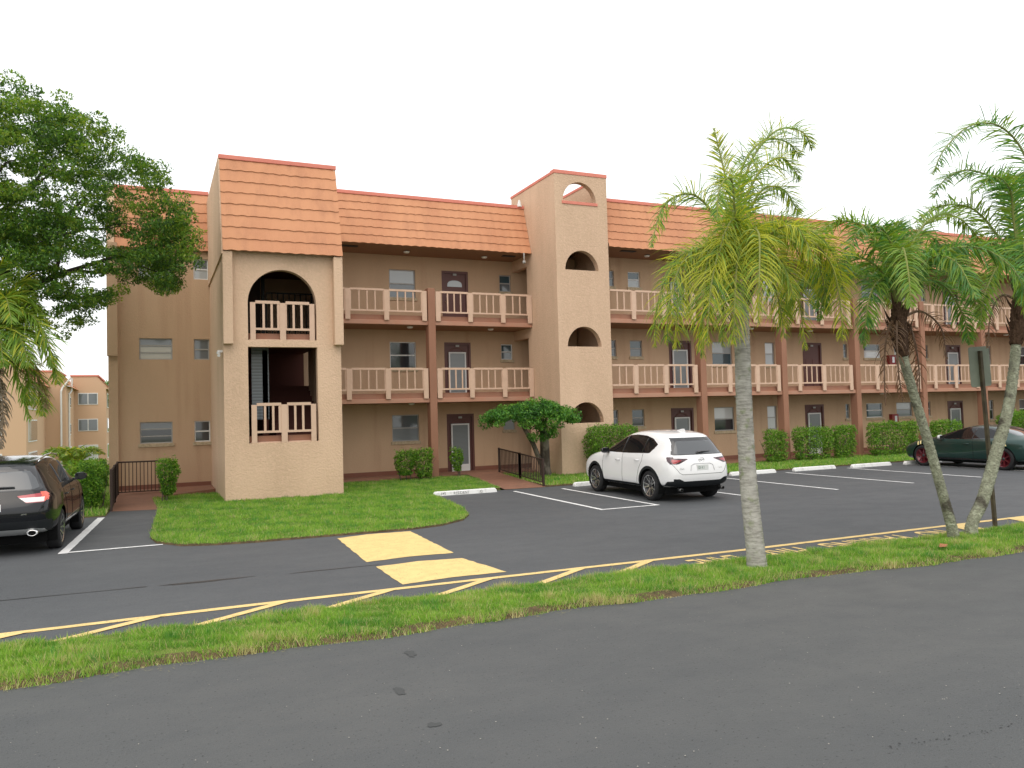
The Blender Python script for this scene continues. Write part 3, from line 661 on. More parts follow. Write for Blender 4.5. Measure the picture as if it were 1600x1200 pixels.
# extinguisher boxes, security camera, downspout cap
redbox = mat('cabinet_red', (.22, .02, .02), .5, .4)
for z in (1.26, 1.26+DZ, 1.26+2*DZ):
    a = MB(); a.box(30.36, 30.76, YW2-.17, YW2-.002, z, z+.42); c = a.build('extinguisher_cabinet', redbox, B); a = MB(); a.box(30.52, 30.66, YW2-.18, YW2-.17, z+.08, z+.34); a.build('cabinet_window', g_white, c)
a = MB(); a.lathe([(0, 0), (.05, 0), (.05, .06), (0, .07)], 12, M=Matrix.Translation((1.63, 22.75, 4.0))); a.box(1.60, 1.73, 22.72, 22.78, 4.04, 4.10); a.tube([(1.64, 22.7, 3.97), (1.62, 22.55, 3.94)], .04, 10)
a.build('security_camera', framew, B)
a = MB(); a.tube([(12.5, 26.5, 9.85), (12.5, 26.5, 10.1)], [.10, .035], 8); a.build('vent_cap', framew, B)
for x0, x1, y0 in ((5.6, 6.4, YS+.4), (11.8, 12.3, YS+.45), (15.6, 16.2, YS2+.3)): a = MB(); a.box(x0, x1, y0, y0+.2, 7.985, 8.005); a.build('soffit_vent', black, B)
# paved walkways
sheet('walkway', [(4.86, 26.0), (12.66, 26.0), (12.66, YW), (4.86, YW)], .10, walkm)
mb = MB(); mb.box(4.86, 12.98, 25.97, 26.03, .0, .097); mb.box(15.1, 60, 24.0, 24.06, 0, .097); tag(mb.build('walkway_edge', walkm), kind='structure')
sheet('walkway', [(14.79, 24.02), (60, 24.02), (60, YW2), (14.79, YW2)], .10, walkm)
mb = MB(); mb.add([(9.18, 20.95, .008), (10.45, 20.85, .008), (11.2, 26.05, .104), (9.95, 26.05, .104)], [(0, 1, 2, 3)]); tag(mb.build('walkway', walkm), kind='structure')
mb = MB(); mb.add([(-.97, 22.25, .008), (.18, 21.95, .008), (.25, 26.4, .08), (-.97, 26.4, .08)], [(0, 1, 2, 3)]); mb.add([(.23, 25.0, .085), (1.72, 26.0, .12), (1.72, YW, .12), (-1.0, YW, .1), (-1, 26.4, .085), (.24, 26.4, .084)], [(0, 1, 2, 3, 4, 5)]); mb.quad((.23, 24.98, -.02), (1.72, 25.98, -.02), (1.72, 26, .12), (.23, 25.0, .085)); tag(mb.build('walkway', walkm), kind='structure')
# far roof block seen as part of the same complex is left out: nothing of it shows

# ------------------------------------------------------------------ metal railings at the two ramps
def iron_rail(name, label, pts, h0, h1, n, solid=.022):
    L = sum((Vector(b)-Vector(a)).length for a, b in zip(pts, pts[1:]))
    t = thing(name, label, 'railing', pts[0])
    def seg(a, b, za, zb, nm, r): 
        q = MB(); q.tube([(a[0], a[1], za), (b[0], b[1], zb)], r, 6); q.build(nm, ironm, t)
    s = 0; hs = []
    tot = L
    for a, b in zip(pts, pts[1:]):
        d = Vector(b)-Vector(a); l = d.length; k = max(2, round(n*l/tot))
        ha = h0+(h1-h0)*s/tot; hb = h0+(h1-h0)*(s+l)/tot
        seg(a, b, a[2]+ha, b[2]+hb, 'top_rail', .024); seg(a, b, a[2]+.10, b[2]+.10, 'bottom_rail', .018)
        q = MB()
        for j in range(1, k):
            p = Vector(a)+d*j/k; hh = ha+(hb-ha)*j/k; q.box(p.x-.011, p.x+.011, p.y-.011, p.y+.011, p.z+.1, p.z+hh)
        q.build('balusters', ironm, t)
        for (p, hh) in ((a, ha), (b, hb)):
            q = MB(); q.box(p[0]-.028, p[0]+.028, p[1]-.028, p[1]+.028, p[2]-.02, p[2]+hh+.03); q.build('post', ironm, t)
        s += l
    return t
iron_rail('metal_railing', 'dark brown metal railing bending round the left entrance ramp beside the black car', [(-.97, 22.35, 0), (-.97, 24.3, .03), (-.97, 26.3, .05), (.45, 26.3, .05)], 1.02, .98, 54)
iron_rail('metal_railing', 'brown metal railing sloping down beside the right entrance ramp under the small bushy tree', [(11.22, 26.05, .1), (10.85, 23.5, .06), (10.45, 21.0, .02)], .84, .78, 30)

# ------------------------------------------------------------------ wheel stops
def stop(x, y, label, text=None):
    t = thing('wheel_stop', label, 'wheel stop', (x, y, 0), group='white concrete wheel stops at the bay heads')
    mb = MB(); w2 = .92; pr = [(-.075, .0), (-.06, .105), (-.045, .12), (.045, .12), (.06, .105), (.075, 0)]
    V = []
    for sx, k in ((-w2, 0), (-w2+.05, 1), (w2-.05, 1), (w2, 0)):
        for (yy, zz) in pr: V.append((sx, yy, zz if k else zz*.55))
    n = 6; Fc = [(i*n+j, i*n+j+1, (i+1)*n+j+1, (i+1)*n+j) for i in range(3) for j in range(n-1)]+[tuple(range(n)), tuple(3*n+j for j in range(n-1, -1, -1))]
    mb.add(V, Fc); o = mb.build('block', concw, t, world=False, fix=True); bevel(o, .012)
    if text:
        ang = math.atan2(.105, .015)
        for s, xx in text:
            M = Matrix.Translation((xx, -.0765, .022)) @ Matrix.Rotation(ang, 4, 'X')
            q, _ = textmesh('stencil', s, .105, faded, M, None, 0, 1.0, .001); q.parent = t
    return t
stop(7.80, 20.52, 'white wheel stop lettered 145 RESIDENT G beside the small lawn', [('145', -.72), ('RESIDENT', -.36), ('G', .42)])
stop(12.10, 20.50, 'white wheel stop under the nose of the white suv')
stop(17.72, 20.36, 'white wheel stop behind the central palm trunk, just right of the white suv')
stop(20.33, 20.33, 'white wheel stop in the second empty bay right of the central palm trunk')
stop(22.72, 20.10, 'white wheel stop in the empty bay just left of the green car')
stop(25.1, 19.95, 'white wheel stop at the front wheel of the green car')
for o in [o for o in bpy.data.objects if o.name.startswith('stencil')]: pass

# ------------------------------------------------------------------ foliage
BT = []
def leaves(name, C, size, mats, seed=0, parent=None, aspect=.5, updir=.35, wts=None, kind=None):
    r = np.random.default_rng(seed); n = len(C); C = np.asarray(C, float)
    d = r.normal(size=(n, 3)); d /= np.linalg.norm(d, axis=1)[:, None]
    nn = r.normal(size=(n, 3)); nn[:, 2] = np.abs(nn[:, 2])+updir*3*r.uniform(0, 1, n); s = np.cross(d, nn); s /= np.linalg.norm(s, axis=1)[:, None]+1e-9
    L = size*r.uniform(.6, 1.3, n)[:, None]; W_ = L*aspect
    up_ = np.cross(s, d)
    V = np.stack([C-d*L*.5, C+s*W_*.5+up_*L*.08, C+d*L*.5, C-s*W_*.5+up_*L*.08], 1).reshape(-1, 3)
    Fc = np.arange(4*n).reshape(n, 4)
    k = len(mats); wts = wts or [1/k]*k; mi = r.choice(k, n, p=np.array(wts)/sum(wts))
    if len(BT) == 1 and len(BT[0]) == n and k == 4:
        tone = BT[0]; u = r.uniform(0, 1, n); mi = np.where((tone > .5) & (u < .7), np.where(u < .3, 3, 1), mi); mi = np.where((tone < -.4) & (u < .75), np.where(u < .4, 2, 0), mi)
    return raw(name, V, Fc, mats, mi, parent)
tl = [leafmat('tree_leaf_a', (.09, .20, .03), .4), leafmat('tree_leaf_b', (.15, .28, .035), .4), leafmat('tree_leaf_c', (.045, .10, .022), .35), leafmat('tree_leaf_d', (.25, .34, .05), .45)]
hl = [leafmat('hedge_leaf_a', (.12, .27, .028), .35), leafmat('hedge_leaf_b', (.20, .38, .04), .35), leafmat('hedge_leaf_c', (.05, .13, .018), .35), leafmat('hedge_leaf_d', (.30, .45, .07), .35)]
bl = [leafmat('bush_leaf_a', (.07, .215, .035), .35), leafmat('bush_leaf_b', (.115, .30, .045), .35), leafmat('bush_leaf_c', (.03, .09, .02), .35), leafmat('bush_leaf_d', (.17, .33, .05), .35)]

def hedge(name, label, x0, x1, y0, y1, z0, z1, seed, n=None, mats=None, size=.065, taper=.72, group='clipped hedges in front of the building', cat='hedge', round_=.35, z_top_jit=.13):
    t = thing(name, label, cat, ((x0+x1)/2, (y0+y1)/2, 0), group=group); r = np.random.default_rng(seed)
    cx, cy = (x0+x1)/2, (y0+y1)/2; hx, hy = (x1-x0)/2, (y1-y0)/2
    vol = (x1-x0)*(y1-y0)*(z1-z0); n = n or int(2600*(2*(hx*2+hy*2)*(z1-z0)*.5+hx*hy*4))
    P = []
    u = r.uniform(-1, 1, (n*2, 3)); mx = np.max(np.abs(u)**1, axis=1); keep = (mx > .62) | (r.uniform(0, 1, n*2) < .18); u = u[keep][:n]
    rad = (np.abs(u[:, 0])**5+np.abs(u[:, 1])**5+np.abs(u[:, 2])**5)**.2; u = np.where((rad > 1)[:, None], u/rad[:, None], u)
    zz = (u[:, 2]+1)/2; tp = taper+(1-taper)*np.clip(zz*1.6, 0, 1)
    X = cx+u[:, 0]*hx*tp; Y = cy+u[:, 1]*hy*tp; lump = vnoise(X*1.0, Y+zz*3, 3.2, seed)*.035
    X += u[:, 0]*lump; Y += u[:, 1]*lump*1.5; Z = z0+zz*(z1-z0)+lump*zz
    X += r.normal(0, .022, len(X)); Y += r.normal(0, .022, len(X)); Z += np.abs(r.normal(0, z_top_jit*.5, len(X)))*(zz > .9)
    hole = vnoise(X, Z*2, 5, seed+2); kk = ~((zz < .35) & (hole > .35) & (r.uniform(0, 1, len(X)) < .85)); 
    leaves('foliage', np.stack([X, Y, Z], 1)[kk], size, mats or hl, seed, t, .55, .4, [.42, .28, .2, .10])
    mb = MB()
    for k in range(max(3, int((x1-x0)*7))):
        bx = r.uniform(cx-hx*.75, cx+hx*.75); by = r.uniform(cy-hy*.4, cy+hy*.4)
        mb.tube([(bx, by, -.02), (bx+r.normal(0, .05), by+r.normal(0, .04), z0+.15), (bx+r.normal(0, .15), by+r.normal(0, .1), z0+(z1-z0)*.75)], [.018, .014, .005], 5)
    mb.build('stems', bark, t); return t
hedge('hedge', 'leafy green hedge between the black car and the dark ramp railing', -1.75, -1.12, 22.2, 24.2, .12, 1.18, 21)
hedge('hedge', 'narrow clipped bush at the corner of the left entrance ramp', .10, .62, 23.5, 24.1, .2, 1.12, 22, taper=.5)
hedge('hedge', 'low hedge of two merged bushes under the ground floor window, left of the brown column', 7.25, 8.0, 25.3, 25.8, .22, .98, 23, taper=.6)
hedge('hedge', 'low rounded bush touching the left side of the first brown column', 7.95, 8.55, 25.3, 25.8, .12, .98, 24, taper=.7)
hedge('hedge', 'small egg shaped bush in front of the screen door beside the first brown column', 9.33, 9.72, 25.55, 25.95, .25, .94, 25, taper=.5)
hedge('hedge', 'tall dense hedge beside the elevator tower behind the white suv', 13.35, 15.3, 22.95, 23.85, .1, 1.62, 26, mats=[hl[0], hl[1], leafmat('dull_leaf', (.10, .12, .05)), hl[2]], taper=.9)
hedge('hedge', 'small square hedge just right of the central palm trunk', 21.1, 22.02, 23.25, 23.65, .08, 1.20, 27, taper=.88)
hedge('hedge', 'wide clipped hedge in the third bay, second of the right row', 22.5, 24.42, 23.25, 23.68, .08, 1.26, 28, taper=.88)
hedge('hedge', 'clipped hedge ending just left of the brown column behind the empty bays', 24.5, 25.66, 23.25, 23.68, .08, 1.30, 29, taper=.88)
hedge('hedge', 'long clipped hedge behind the nose of the green car', 26.48, 29.25, 23.25, 23.68, .08, 1.34, 30, taper=.92)
hedge('hedge', 'clipped hedge above the green car windscreen', 30.1, 31.9, 23.25, 23.68, .08, 1.32, 31, taper=.92)
hedge('hedge', 'bright green hedge beyond the roof of the green car', 34.9, 41.0, 23.3, 24.0, .08, 1.62, 32, taper=.95)
hedge('shrub', 'small sprig of leaves beside the right foot of the stair tower', 4.9, 5.15, 25.2, 25.6, .2, .95, 33, taper=.5, group=None, cat='shrub')

def blobs(centers, n, flat, seed, jit=1):
    r = np.random.default_rng(seed); out = []; BT.clear()
    for (x, y, z, rad) in centers:
        k = int(n*rad*rad); BT.append(np.full(k, r.normal())); u = r.normal(size=(k, 3)); u /= np.linalg.norm(u, axis=1)[:, None]; u *= r.uniform(.35, 1.0, k)[:, None]**.6
        out.append(np.array([x, y, z])+u*np.array([rad, rad, rad*flat]))
    BT[:] = [np.concatenate(BT)]; return np.concatenate(out)
# small umbrella shaped tree
t = thing('small_tree', 'small umbrella shaped bushy tree with a thick grey trunk beside the elevator tower', 'tree', (12.15, 24.2, 0))
r = np.random.default_rng(5); cs = []
for k in range(125):
    a = r.uniform(0, 6.283); q = r.uniform(0, 1)**.5; x = 11.2+1.68*q*math.cos(a); y = 23.25+.70*q*math.sin(a)
    top = 2.57-.48*q*q; cs.append((x, y, top-r.uniform(0, .42)*(1-.4*q), r.uniform(.17, .30)))
for k in range(16): cs.append((11.7+r.normal(0, .35), 23.4+r.normal(0, .2), 1.55+r.uniform(-.2, .4), .2))
leaves('crown', blobs(cs, 2600, .75, 6), .085, bl, 7, t, .5, .5, [.4, .3, .2, .1])
mb = MB()
mb.tube([(12.15, 24.2, -.05), (12.12, 24.18, .3), (12.02, 24.0, .8), (11.92, 23.8, 1.3), (11.65, 23.4, 1.9)], [.22, .17, .16, .15, .07], 10)
mb.tube([(12.05, 24.15, .25), (11.75, 24.0, .75), (11.5, 23.8, 1.15), (11.0, 23.5, 1.75), (10.6, 23.3, 2.1)], [.10, .09, .08, .06, .03], 8)
mb.tube([(11.93, 23.8, 1.2), (12.2, 23.5, 1.7), (12.4, 23.3, 2.1)], [.08, .06, .03], 7); mb.tube([(11.9, 23.8, 1.3), (11.5, 23.4, 1.9), (11.2, 23.2, 2.3)], [.07, .05, .03], 7)
mb.build('trunk', mat('grey_bark', (.20, .17, .14), .95, .1, noise=[(5, (.07, .055, .045), .9, .42, .6, (1, 1, .4))], bump=(14, .9, .04)), t, True)

# big spreading tree at the left
t = thing('shade_tree', 'large spreading feathery green tree reaching over the left corner of the building', 'tree', (-6.2, 22.5, 0))
r = np.random.default_rng(9); cs = []
def env(px, pz):   # silhouette in the x-z plane at y = 22
    xs = [-9.5, -7.5, -5, -3.3, -2.6, -1.9, -1.2, -.5, .0, .5, .95, 1.15]; tp = [8.2, 10.0, 10.6, 10.25, 10.05, 9.9, 9.35, 8.95, 8.5, 8.0, 7.4, 6.7]
    xb = [-9.5, -7, -5, -3.3, -2.3, -1.7, -1.2, -.6, .0, .45, .9, 1.15]; bt = [6.5, 5.2, 4.6, 4.45, 4.6, 4.7, 5.3, 6.0, 5.8, 5.6, 6.2, 6.6]
    return np.interp(px, xs, tp) > pz > np.interp(px, xb, bt)
while len(cs) < 1350:
    x = r.uniform(-9.5, 1.15); z = r.uniform(4.2, 10.6)
    if not env(x, z): continue
    hx = vnoise(np.array([x]), np.array([z]), 1.9, 31)[0]
    if hx > .95: continue
    dep = 2.6*math.sqrt(max(.05, 1-((x+4)/6.2)**2)); y = 22.2+r.uniform(-1, 1)*dep
    rd = r.uniform(.20, .42)
    cs.append((x, y, z, rd))
for (x, z) in ((-1.9, 5.0), (-1.6, 5.1), (-1.35, 5.25), (-1.7, 4.75), (-1.5, 4.85), (-2.2, 4.6), (-1.95, 4.35), (-1.25, 5.9), (-1.1, 6.05), (.3, 5.45), (.15, 5.7), (.45, 5.75), (-.9, 9.3), (-1.6, 9.75), (-2.0, 10.0), (-2.4, 10.15), (.3, 8.3)): cs.append((x, 22+r.normal(0, .3), z, .22))
leaves('crown', blobs(cs, 1700, .5, 10), .092, tl, 11, t, .42, .6, [.36, .28, .22, .14])
mb = MB(); mb.tube([(-6.2, 22.5, -.1), (-6.1, 22.5, 1.2), (-5.9, 22.4, 2.6), (-5.4, 22.3, 4.0)], [.34, .27, .24, .2], 12)
def limb(a, b, ra, rb, seed, kids=3, lvl=0):
    rr = random.Random(seed); a = Vector(a); b = Vector(b); L = (b-a).length; pts = [a.lerp(b, k/5)+Vector((rr.gauss(0, .05), rr.gauss(0, .05), rr.gauss(0, .04)+.10*math.sin(math.pi*k/5)))*(L*.5 if k not in (0, 5) else 0) for k in range(6)]
    mb.tube(pts, [ra+(rb-ra)*k/5 for k in range(6)], 6)
    if lvl < 2:
        for k in range(kids):
            q = pts[rr.choice([2, 3, 4])]; d = (b-a).normalized(); d = (d+Vector((rr.gauss(0, .55), rr.gauss(0, .5), rr.gauss(.15, .4)))).normalized()
            e_ = q+d*L*rr.uniform(.25, .4)
            if env(e_.x, e_.z): limb(q, e_, ra*.4, rb*.5, seed*7+k, 2, lvl+1)
for i, (x, y, z) in enumerate([(-1.6, 22.2, 7.3), (.3, 22, 6.7), (-3.2, 21.2, 8.4), (-3.2, 23.2, 7.2), (-2.4, 22, 5.5), (-7.5, 22, 8.2), (-5.5, 21, 9.2), (-2.2, 22.4, 8.5), (-4.4, 21.5, 5.6)]): limb((-5.5, 22.3, 3.8), (x, y, z), .13, .02, i+3, 4)
mb.build('trunk', mat('dark_bark', (.06, .05, .042), .95, .1), t, True)

# palms
def cr(P, n):
    P = [Vector(p) for p in P]; P = [P[0]*2-P[1]]+P+[P[-1]*2-P[-2]]; out = []
    seg = len(P)-3
    for i in range(n):
        u = i/(n-1)*seg; k = min(int(u), seg-1); t_ = u-k; a, b, c, d = P[k:k+4]
        out.append(.5*((2*b)+(c-a)*t_+(2*a-5*b+4*c-d)*t_*t_+(3*b-a-3*c+d)*t_**3))
    return out
def frond(parent, pts, ll, mats, wts, seed, n=64, droop=.55, plum=.35, wd=.013, start=.14, fwd=.55, rach=None, name='frond'):
    """rachis along pts; n leaflets each side, drooping under their own weight"""
    r = np.random.default_rng(seed); P = cr(pts, n+1); V = []; Fc = []; mi = []
    for i in range(n):
        u = i/n
        if u < start: continue
        T = (P[i+1]-P[max(i-1, 0)]).normalized(); S = T.cross(Vector((0, 0, 1)))
        S = S.normalized() if S.length > .15 else T.orthogonal().normalized(); U = S.cross(T).normalized()
        prof = math.sin(math.pi*min(1, (u-start)/(1-start)*.86+.14))**.6
        for sd in (-1, 1):
            L = ll*prof*r.uniform(.65, 1.15); el = r.normal(.12, plum)
            d = (S*sd*math.cos(el)+U*math.sin(el)+T*(fwd+r.normal(0, .2)+.5*u)).normalized()
            g = Vector((0, 0, -1)); base = P[i]+T*r.uniform(-.01, .01)
            q = [base]; dd = d.copy()
            for k in range(3):
                q.append(q[-1]+dd*L/3); dd = (dd+g*droop*(.55+k*.2)*r.uniform(.7, 1.3)).normalized()
            wv = T.cross(d).cross(d); wv = (T-d*T.dot(d)).normalized()*wd*r.uniform(.8, 1.2)
            if r.uniform() < .5: wv = (wv+U*wd*.5)
            b = len(V); ws = (.6, 1, .7, .05)
            for k in range(4): V += [q[k]-wv*ws[k], q[k]+wv*ws[k]]
            m_ = int(r.choice(len(mats), p=wts))
            for k in range(3): Fc.append((b+2*k, b+2*k+1, b+2*k+3, b+2*k+2)); mi.append(m_)
    o = raw(name, V, np.array(Fc), mats, mi, parent)
    q = MB(); q.tube(P, [.022*(1-.85*i/n)+.003 for i in range(n+1)], 5); q.build('rachis', rach or mats[0], o)
    return o
def offs(base, rel): return [tuple(Vector(base)+Vector(r_)) for r_ in rel]
pg = leafmat('palm_green', (.20, .34, .05), .4); py = leafmat('palm_yellow', (.48, .50, .06), .45); pd = leafmat('palm_dark', (.07, .17, .035), .35); pk = leafmat('palm_olive', (.20, .28, .035), .35)
pbr = leafmat('palm_dead', (.17, .10, .06), .2); pst = mat('palm_stem', (.22, .24, .07), .6, .3)
def palm_trunk(parent, pts, rads, m_, n=60, ring=.006, nseg=14, name='trunk'):
    P = cr(pts, n); rr = np.interp(np.linspace(0, 1, n), np.linspace(0, 1, len(rads)), rads); r = random.Random(len(pts)*3)
    mb = MB(); mb.tube(P, [float(a)+ring*(1 if i % 2 else -1)*r.uniform(.2, 1) for i, a in enumerate(rr)], nseg); return mb.build(name, m_, parent, True)
ptr = mat('palm_bark_grey', (.34, .33, .29), .95, .08, noise=[(7, (.20, .19, .165), .8, .42, .62, (1, 1, 6)), (4, (.46, .45, .40), .7, .5, .7, (1, 1, 1.5)), (9, (.16, .19, .09), .7, .55, .7, I3)], bump=(18, .8, .03))
ptl = mat('palm_bark_lichen', (.27, .28, .20), .95, .08, noise=[(30, (.14, .135, .10), .8, .45, .65, (1, 1, 2.5)), (12, (.40, .42, .31), .8, .5, .66, I3), (3, (.07, .06, .048), .9, .52, .6, I3)], bump=(28, 1, .04))
PB = (7.36, 8.45, 0)
t = thing('palm_tree', 'thick grey trunked palm with drooping yellow green fronds, alone on the grass strip', 'palm tree', PB)
palm_trunk(t, [(7.35, 8.43, -.05), (7.36, 8.46, .25), (7.40, 8.60, 1.2), (7.43, 8.66, 2.2), (7.47, 8.70, 3.1), (7.47, 8.70, 3.9)], [.150, .125, .116, .110, .106, .10], ptr, 130, .0035, 18)
crown = (7.47, 8.70, 4.0)
mb = MB(); rr = random.Random(4)
for k in range(16):   # leaf bases and dry boots
    a = rr.uniform(0, 6.28); x, y = math.cos(a), math.sin(a); h = rr.uniform(3.55, 4.15)
    mb.tube([(7.47+x*.09, 8.7+y*.09, h), (7.47+x*.17, 8.7+y*.17, h+.22), (7.47+x*.24, 8.7+y*.24, h+.34)], [.035, .028, .006], 6)
mb.build('leaf_bases', mat('boot_brown', (.16, .12, .08), .9, .1, noise=[(12, (.07, .05, .035), .8, .4, .6, I3)]), t)
Wg = [.5, .22, .1, .18]; Wy = [.22, .53, .02, .23]; Wm = [.36, .36, .05, .23]; PM = [pg, py, pd, pk]
c = crown
FR = [  # relative rachis points, leaflet length, weights
 ([(0, 0, 0), (-.02, .05, .8), (-.12, .1, 1.5), (-.27, .1, 2.1)], .34, Wy, .15),
 ([(0, 0, 0), (.08, .1, .9), (.3, .2, 1.65), (.75, .25, 2.1), (1.25, .3, 2.15), (1.5, .3, 1.95)], .36, Wg, .35),
 ([(0, 0, 0), (.02, -.05, .8), (.2, -.2, 1.4), (.55, -.3, 1.65), (.8, -.4, 1.35)], .40, Wg, .5),
 ([(0, 0, 0), (-.2, .1, .7), (-.65, .1, 1.12), (-1.15, .1, .95), (-1.4, .1, .35)], .36, Wg, .45),
 ([(0, 0, 0), (-.3, -.3, .8), (-.6, -.6, 1.15), (-.95, -.8, .95), (-1.1, -.9, .5)], .36, Wg, .45),
 ([(0, 0, 0), (.25, .05, .5), (.75, .05, .85), (1.35, .0, .75), (1.85, 0, .35)], .38, Wg, .3),
 ([(0, 0, 0), (.3, -.2, .45), (.85, -.35, .55), (1.2, -.5, .15), (1.35, -.5, -.5), (1.35, -.5, -.9)], .44, Wy, .75),
 ([(0, 0, 0), (.35, .3, .5), (.95, .5, .65), (1.45, .7, .15), (1.6, .8, -.6)], .42, Wm, .7),
 ([(0, 0, 0), (.3, .0, .35), (.85, .1, .30), (1.15, .1, -.2), (1.25, .1, -1.0)], .42, Wy, .75),
 ([(0, 0, 0), (-.25, -.25, .45), (-.65, -.45, .35), (-.9, -.5, -.25), (-1.0, -.5, -1.0)], .44, Wy, .75),
 ([(0, 0, 0), (-.3, .1, .42), (-.8, .15, .25), (-1.05, .2, -.35), (-1.12, .2, -.95)], .42, Wm, .75),
 ([(0, 0, 0), (-.15, -.4, .5), (-.35, -.8, .4), (-.55, -1.0, -.2), (-.6, -1.0, -.8)], .40, Wy, .75),
 ([(0, 0, 0), (-.2, .4, .45), (-.5, .8, .35), (-.7, 1.0, -.3), (-.75, 1.0, -.9)], .40, Wm, .7),
 ([(0, 0, 0), (.1, .5, .6), (.3, 1.0, .6), (.5, 1.3, .0)], .40, Wm, .6),
 ([(0, 0, 0), (-.12, -.12, .35), (-.35, -.2, .2), (-.5, -.25, -.4), (-.55, -.25, -1.0)], .36, Wm, .8),
 ([(0, 0, 0), (.12, -.5, .5), (.2, -.9, .5), (.3, -1.1, .0)], .36, Wy, .6),
]
FR += [([(0, 0, 0), (-.35, .1, .35), (-.75, .1, .15), (-.98, .1, -.4), (-1.05, .1, -1.0)], .48, Wy, .8), ([(0, 0, 0), (-.25, -.35, .3), (-.55, -.6, .05), (-.7, -.7, -.5), (-.75, -.7, -1.0)], .46, Wy, .8),
 ([(0, 0, 0), (.3, .2, .35), (.75, .35, .3), (1.05, .4, -.2), (1.15, .4, -.8)], .46, Wm, .8), ([(0, 0, 0), (.35, -.2, .55), (.95, -.35, .65), (1.4, -.4, .25), (1.55, -.4, -.35)], .46, Wy, .7),
 ([(0, 0, 0), (.1, .1, .9), (.4, .15, 1.7), (.95, .2, 2.25), (1.45, .2, 2.3), (1.65, .2, 2.05)], .36, Wg, .35), ([(0, 0, 0), (.1, -.3, .3), (.2, -.6, .1), (.25, -.75, -.4)], .4, Wm, .8)]
FR += [([(0, 0, 0), (-.3, -.15, .40), (-.72, -.25, .18), (-.88, -.3, -.45), (-.92, -.3, -1.05)], .48, Wy, .8), ([(0, 0, 0), (-.22, -.05, .30), (-.55, -.1, .1), (-.72, -.1, -.5), (-.78, -.1, -1.15)], .46, Wm, .8),
 ([(0, 0, 0), (.35, -.1, .5), (.95, -.2, .55), (1.3, -.2, .1), (1.42, -.2, -.5)], .46, Wy, .7), ([(0, 0, 0), (.3, .1, .6), (.8, .2, .85), (1.3, .3, .6), (1.6, .3, .1)], .44, Wm, .55),
 ([(0, 0, 0), (-.12, -.2, .55), (-.4, -.4, .7), (-.7, -.5, .35), (-.8, -.5, -.25)], .44, Wy, .7), ([(0, 0, 0), (.2, .05, .8), (.55, .1, 1.3), (.95, .1, 1.35), (1.25, .1, 1.0)], .40, Wg, .5)]
for i, (rel, ll, ww, dr_) in enumerate(FR): frond(t, offs(c, rel), ll*1.2, PM, ww, 100+i, 145, dr_, .6, .007, .10, .5, pst)
# pale flower stalk
mb = MB(); rr = random.Random(3)
for k in range(40):
    a = rr.uniform(-1, 1); mb.tube([(7.3+.05*a, 8.55, 3.75), (7.22+.1*a, 8.5, 3.5), (7.15+.22*a, 8.45+rr.gauss(0, .06), 3.0+rr.uniform(0, .3))], [.006, .005, .003], 4)
mb.build('flower_stalk', mat('flower_pale', (.52, .42, .24), .9, .1), t)

def boot(parent, P, rads, seed):
    m_ = mat('fibre_brown', (.07, .042, .028), .95, .05, noise=[(20, (.12, .075, .05), .8, .45, .65, (1, 1, .3))], bump=(30, 1, .04)); palm_trunk(parent, P, rads, m_, 30, .012, 14, 'boot')
    mb = MB(); r_ = random.Random(seed)
    for k in range(22):
        u = r_.uniform(0, .9); q = cr(P, 20)[int(u*19)]; a = r_.uniform(0, 6.28); x, y = math.cos(a), math.sin(a)
        mb.tube([q+Vector((x*.07, y*.07, 0)), q+Vector((x*.15, y*.15, .14)), q+Vector((x*.2, y*.2, .28))], [.026, .018, .004], 5)
    mb.build('leaf_bases', m_, parent)
# leaning palms
def leaning(label, base, tr, rad, bt, fr, dead, seed, wts):
    t = thing('palm_tree', label, 'palm tree', base)
    palm_trunk(t, tr, rad, ptl, 110, .005, 14); boot(t, bt, [.085, .125, .115, .07], seed)
    for i, (rel, ll, dr_) in enumerate(fr):
        k_ = 1.0 if rel[-1][2] > 1.2 else 1.3
        frond(t, offs(bt[-1], [(x*k_, y*k_, z*k_) for x, y, z in rel]), ll*1.3, PM2, wts[i % len(wts)], seed*50+i, 140, dr_*1.2, .5, .0105, .10, .45, pst)
    for i, rel in enumerate(dead): frond(t, offs(bt[-2], rel), .30, [pbr], [1], seed*70+i, 44, 1.1, .5, .008, .25, .5, pbr, 'dead_frond')
    return t
pdg = leafmat('palm_deep', (.10, .25, .065), .4); PM2 = [pdg, pg, pk, pd]
A1 = [.40, .30, .15, .15]; A2 = [.10, .35, .50, .05]
b2 = (10.40, 8.57, 3.72)
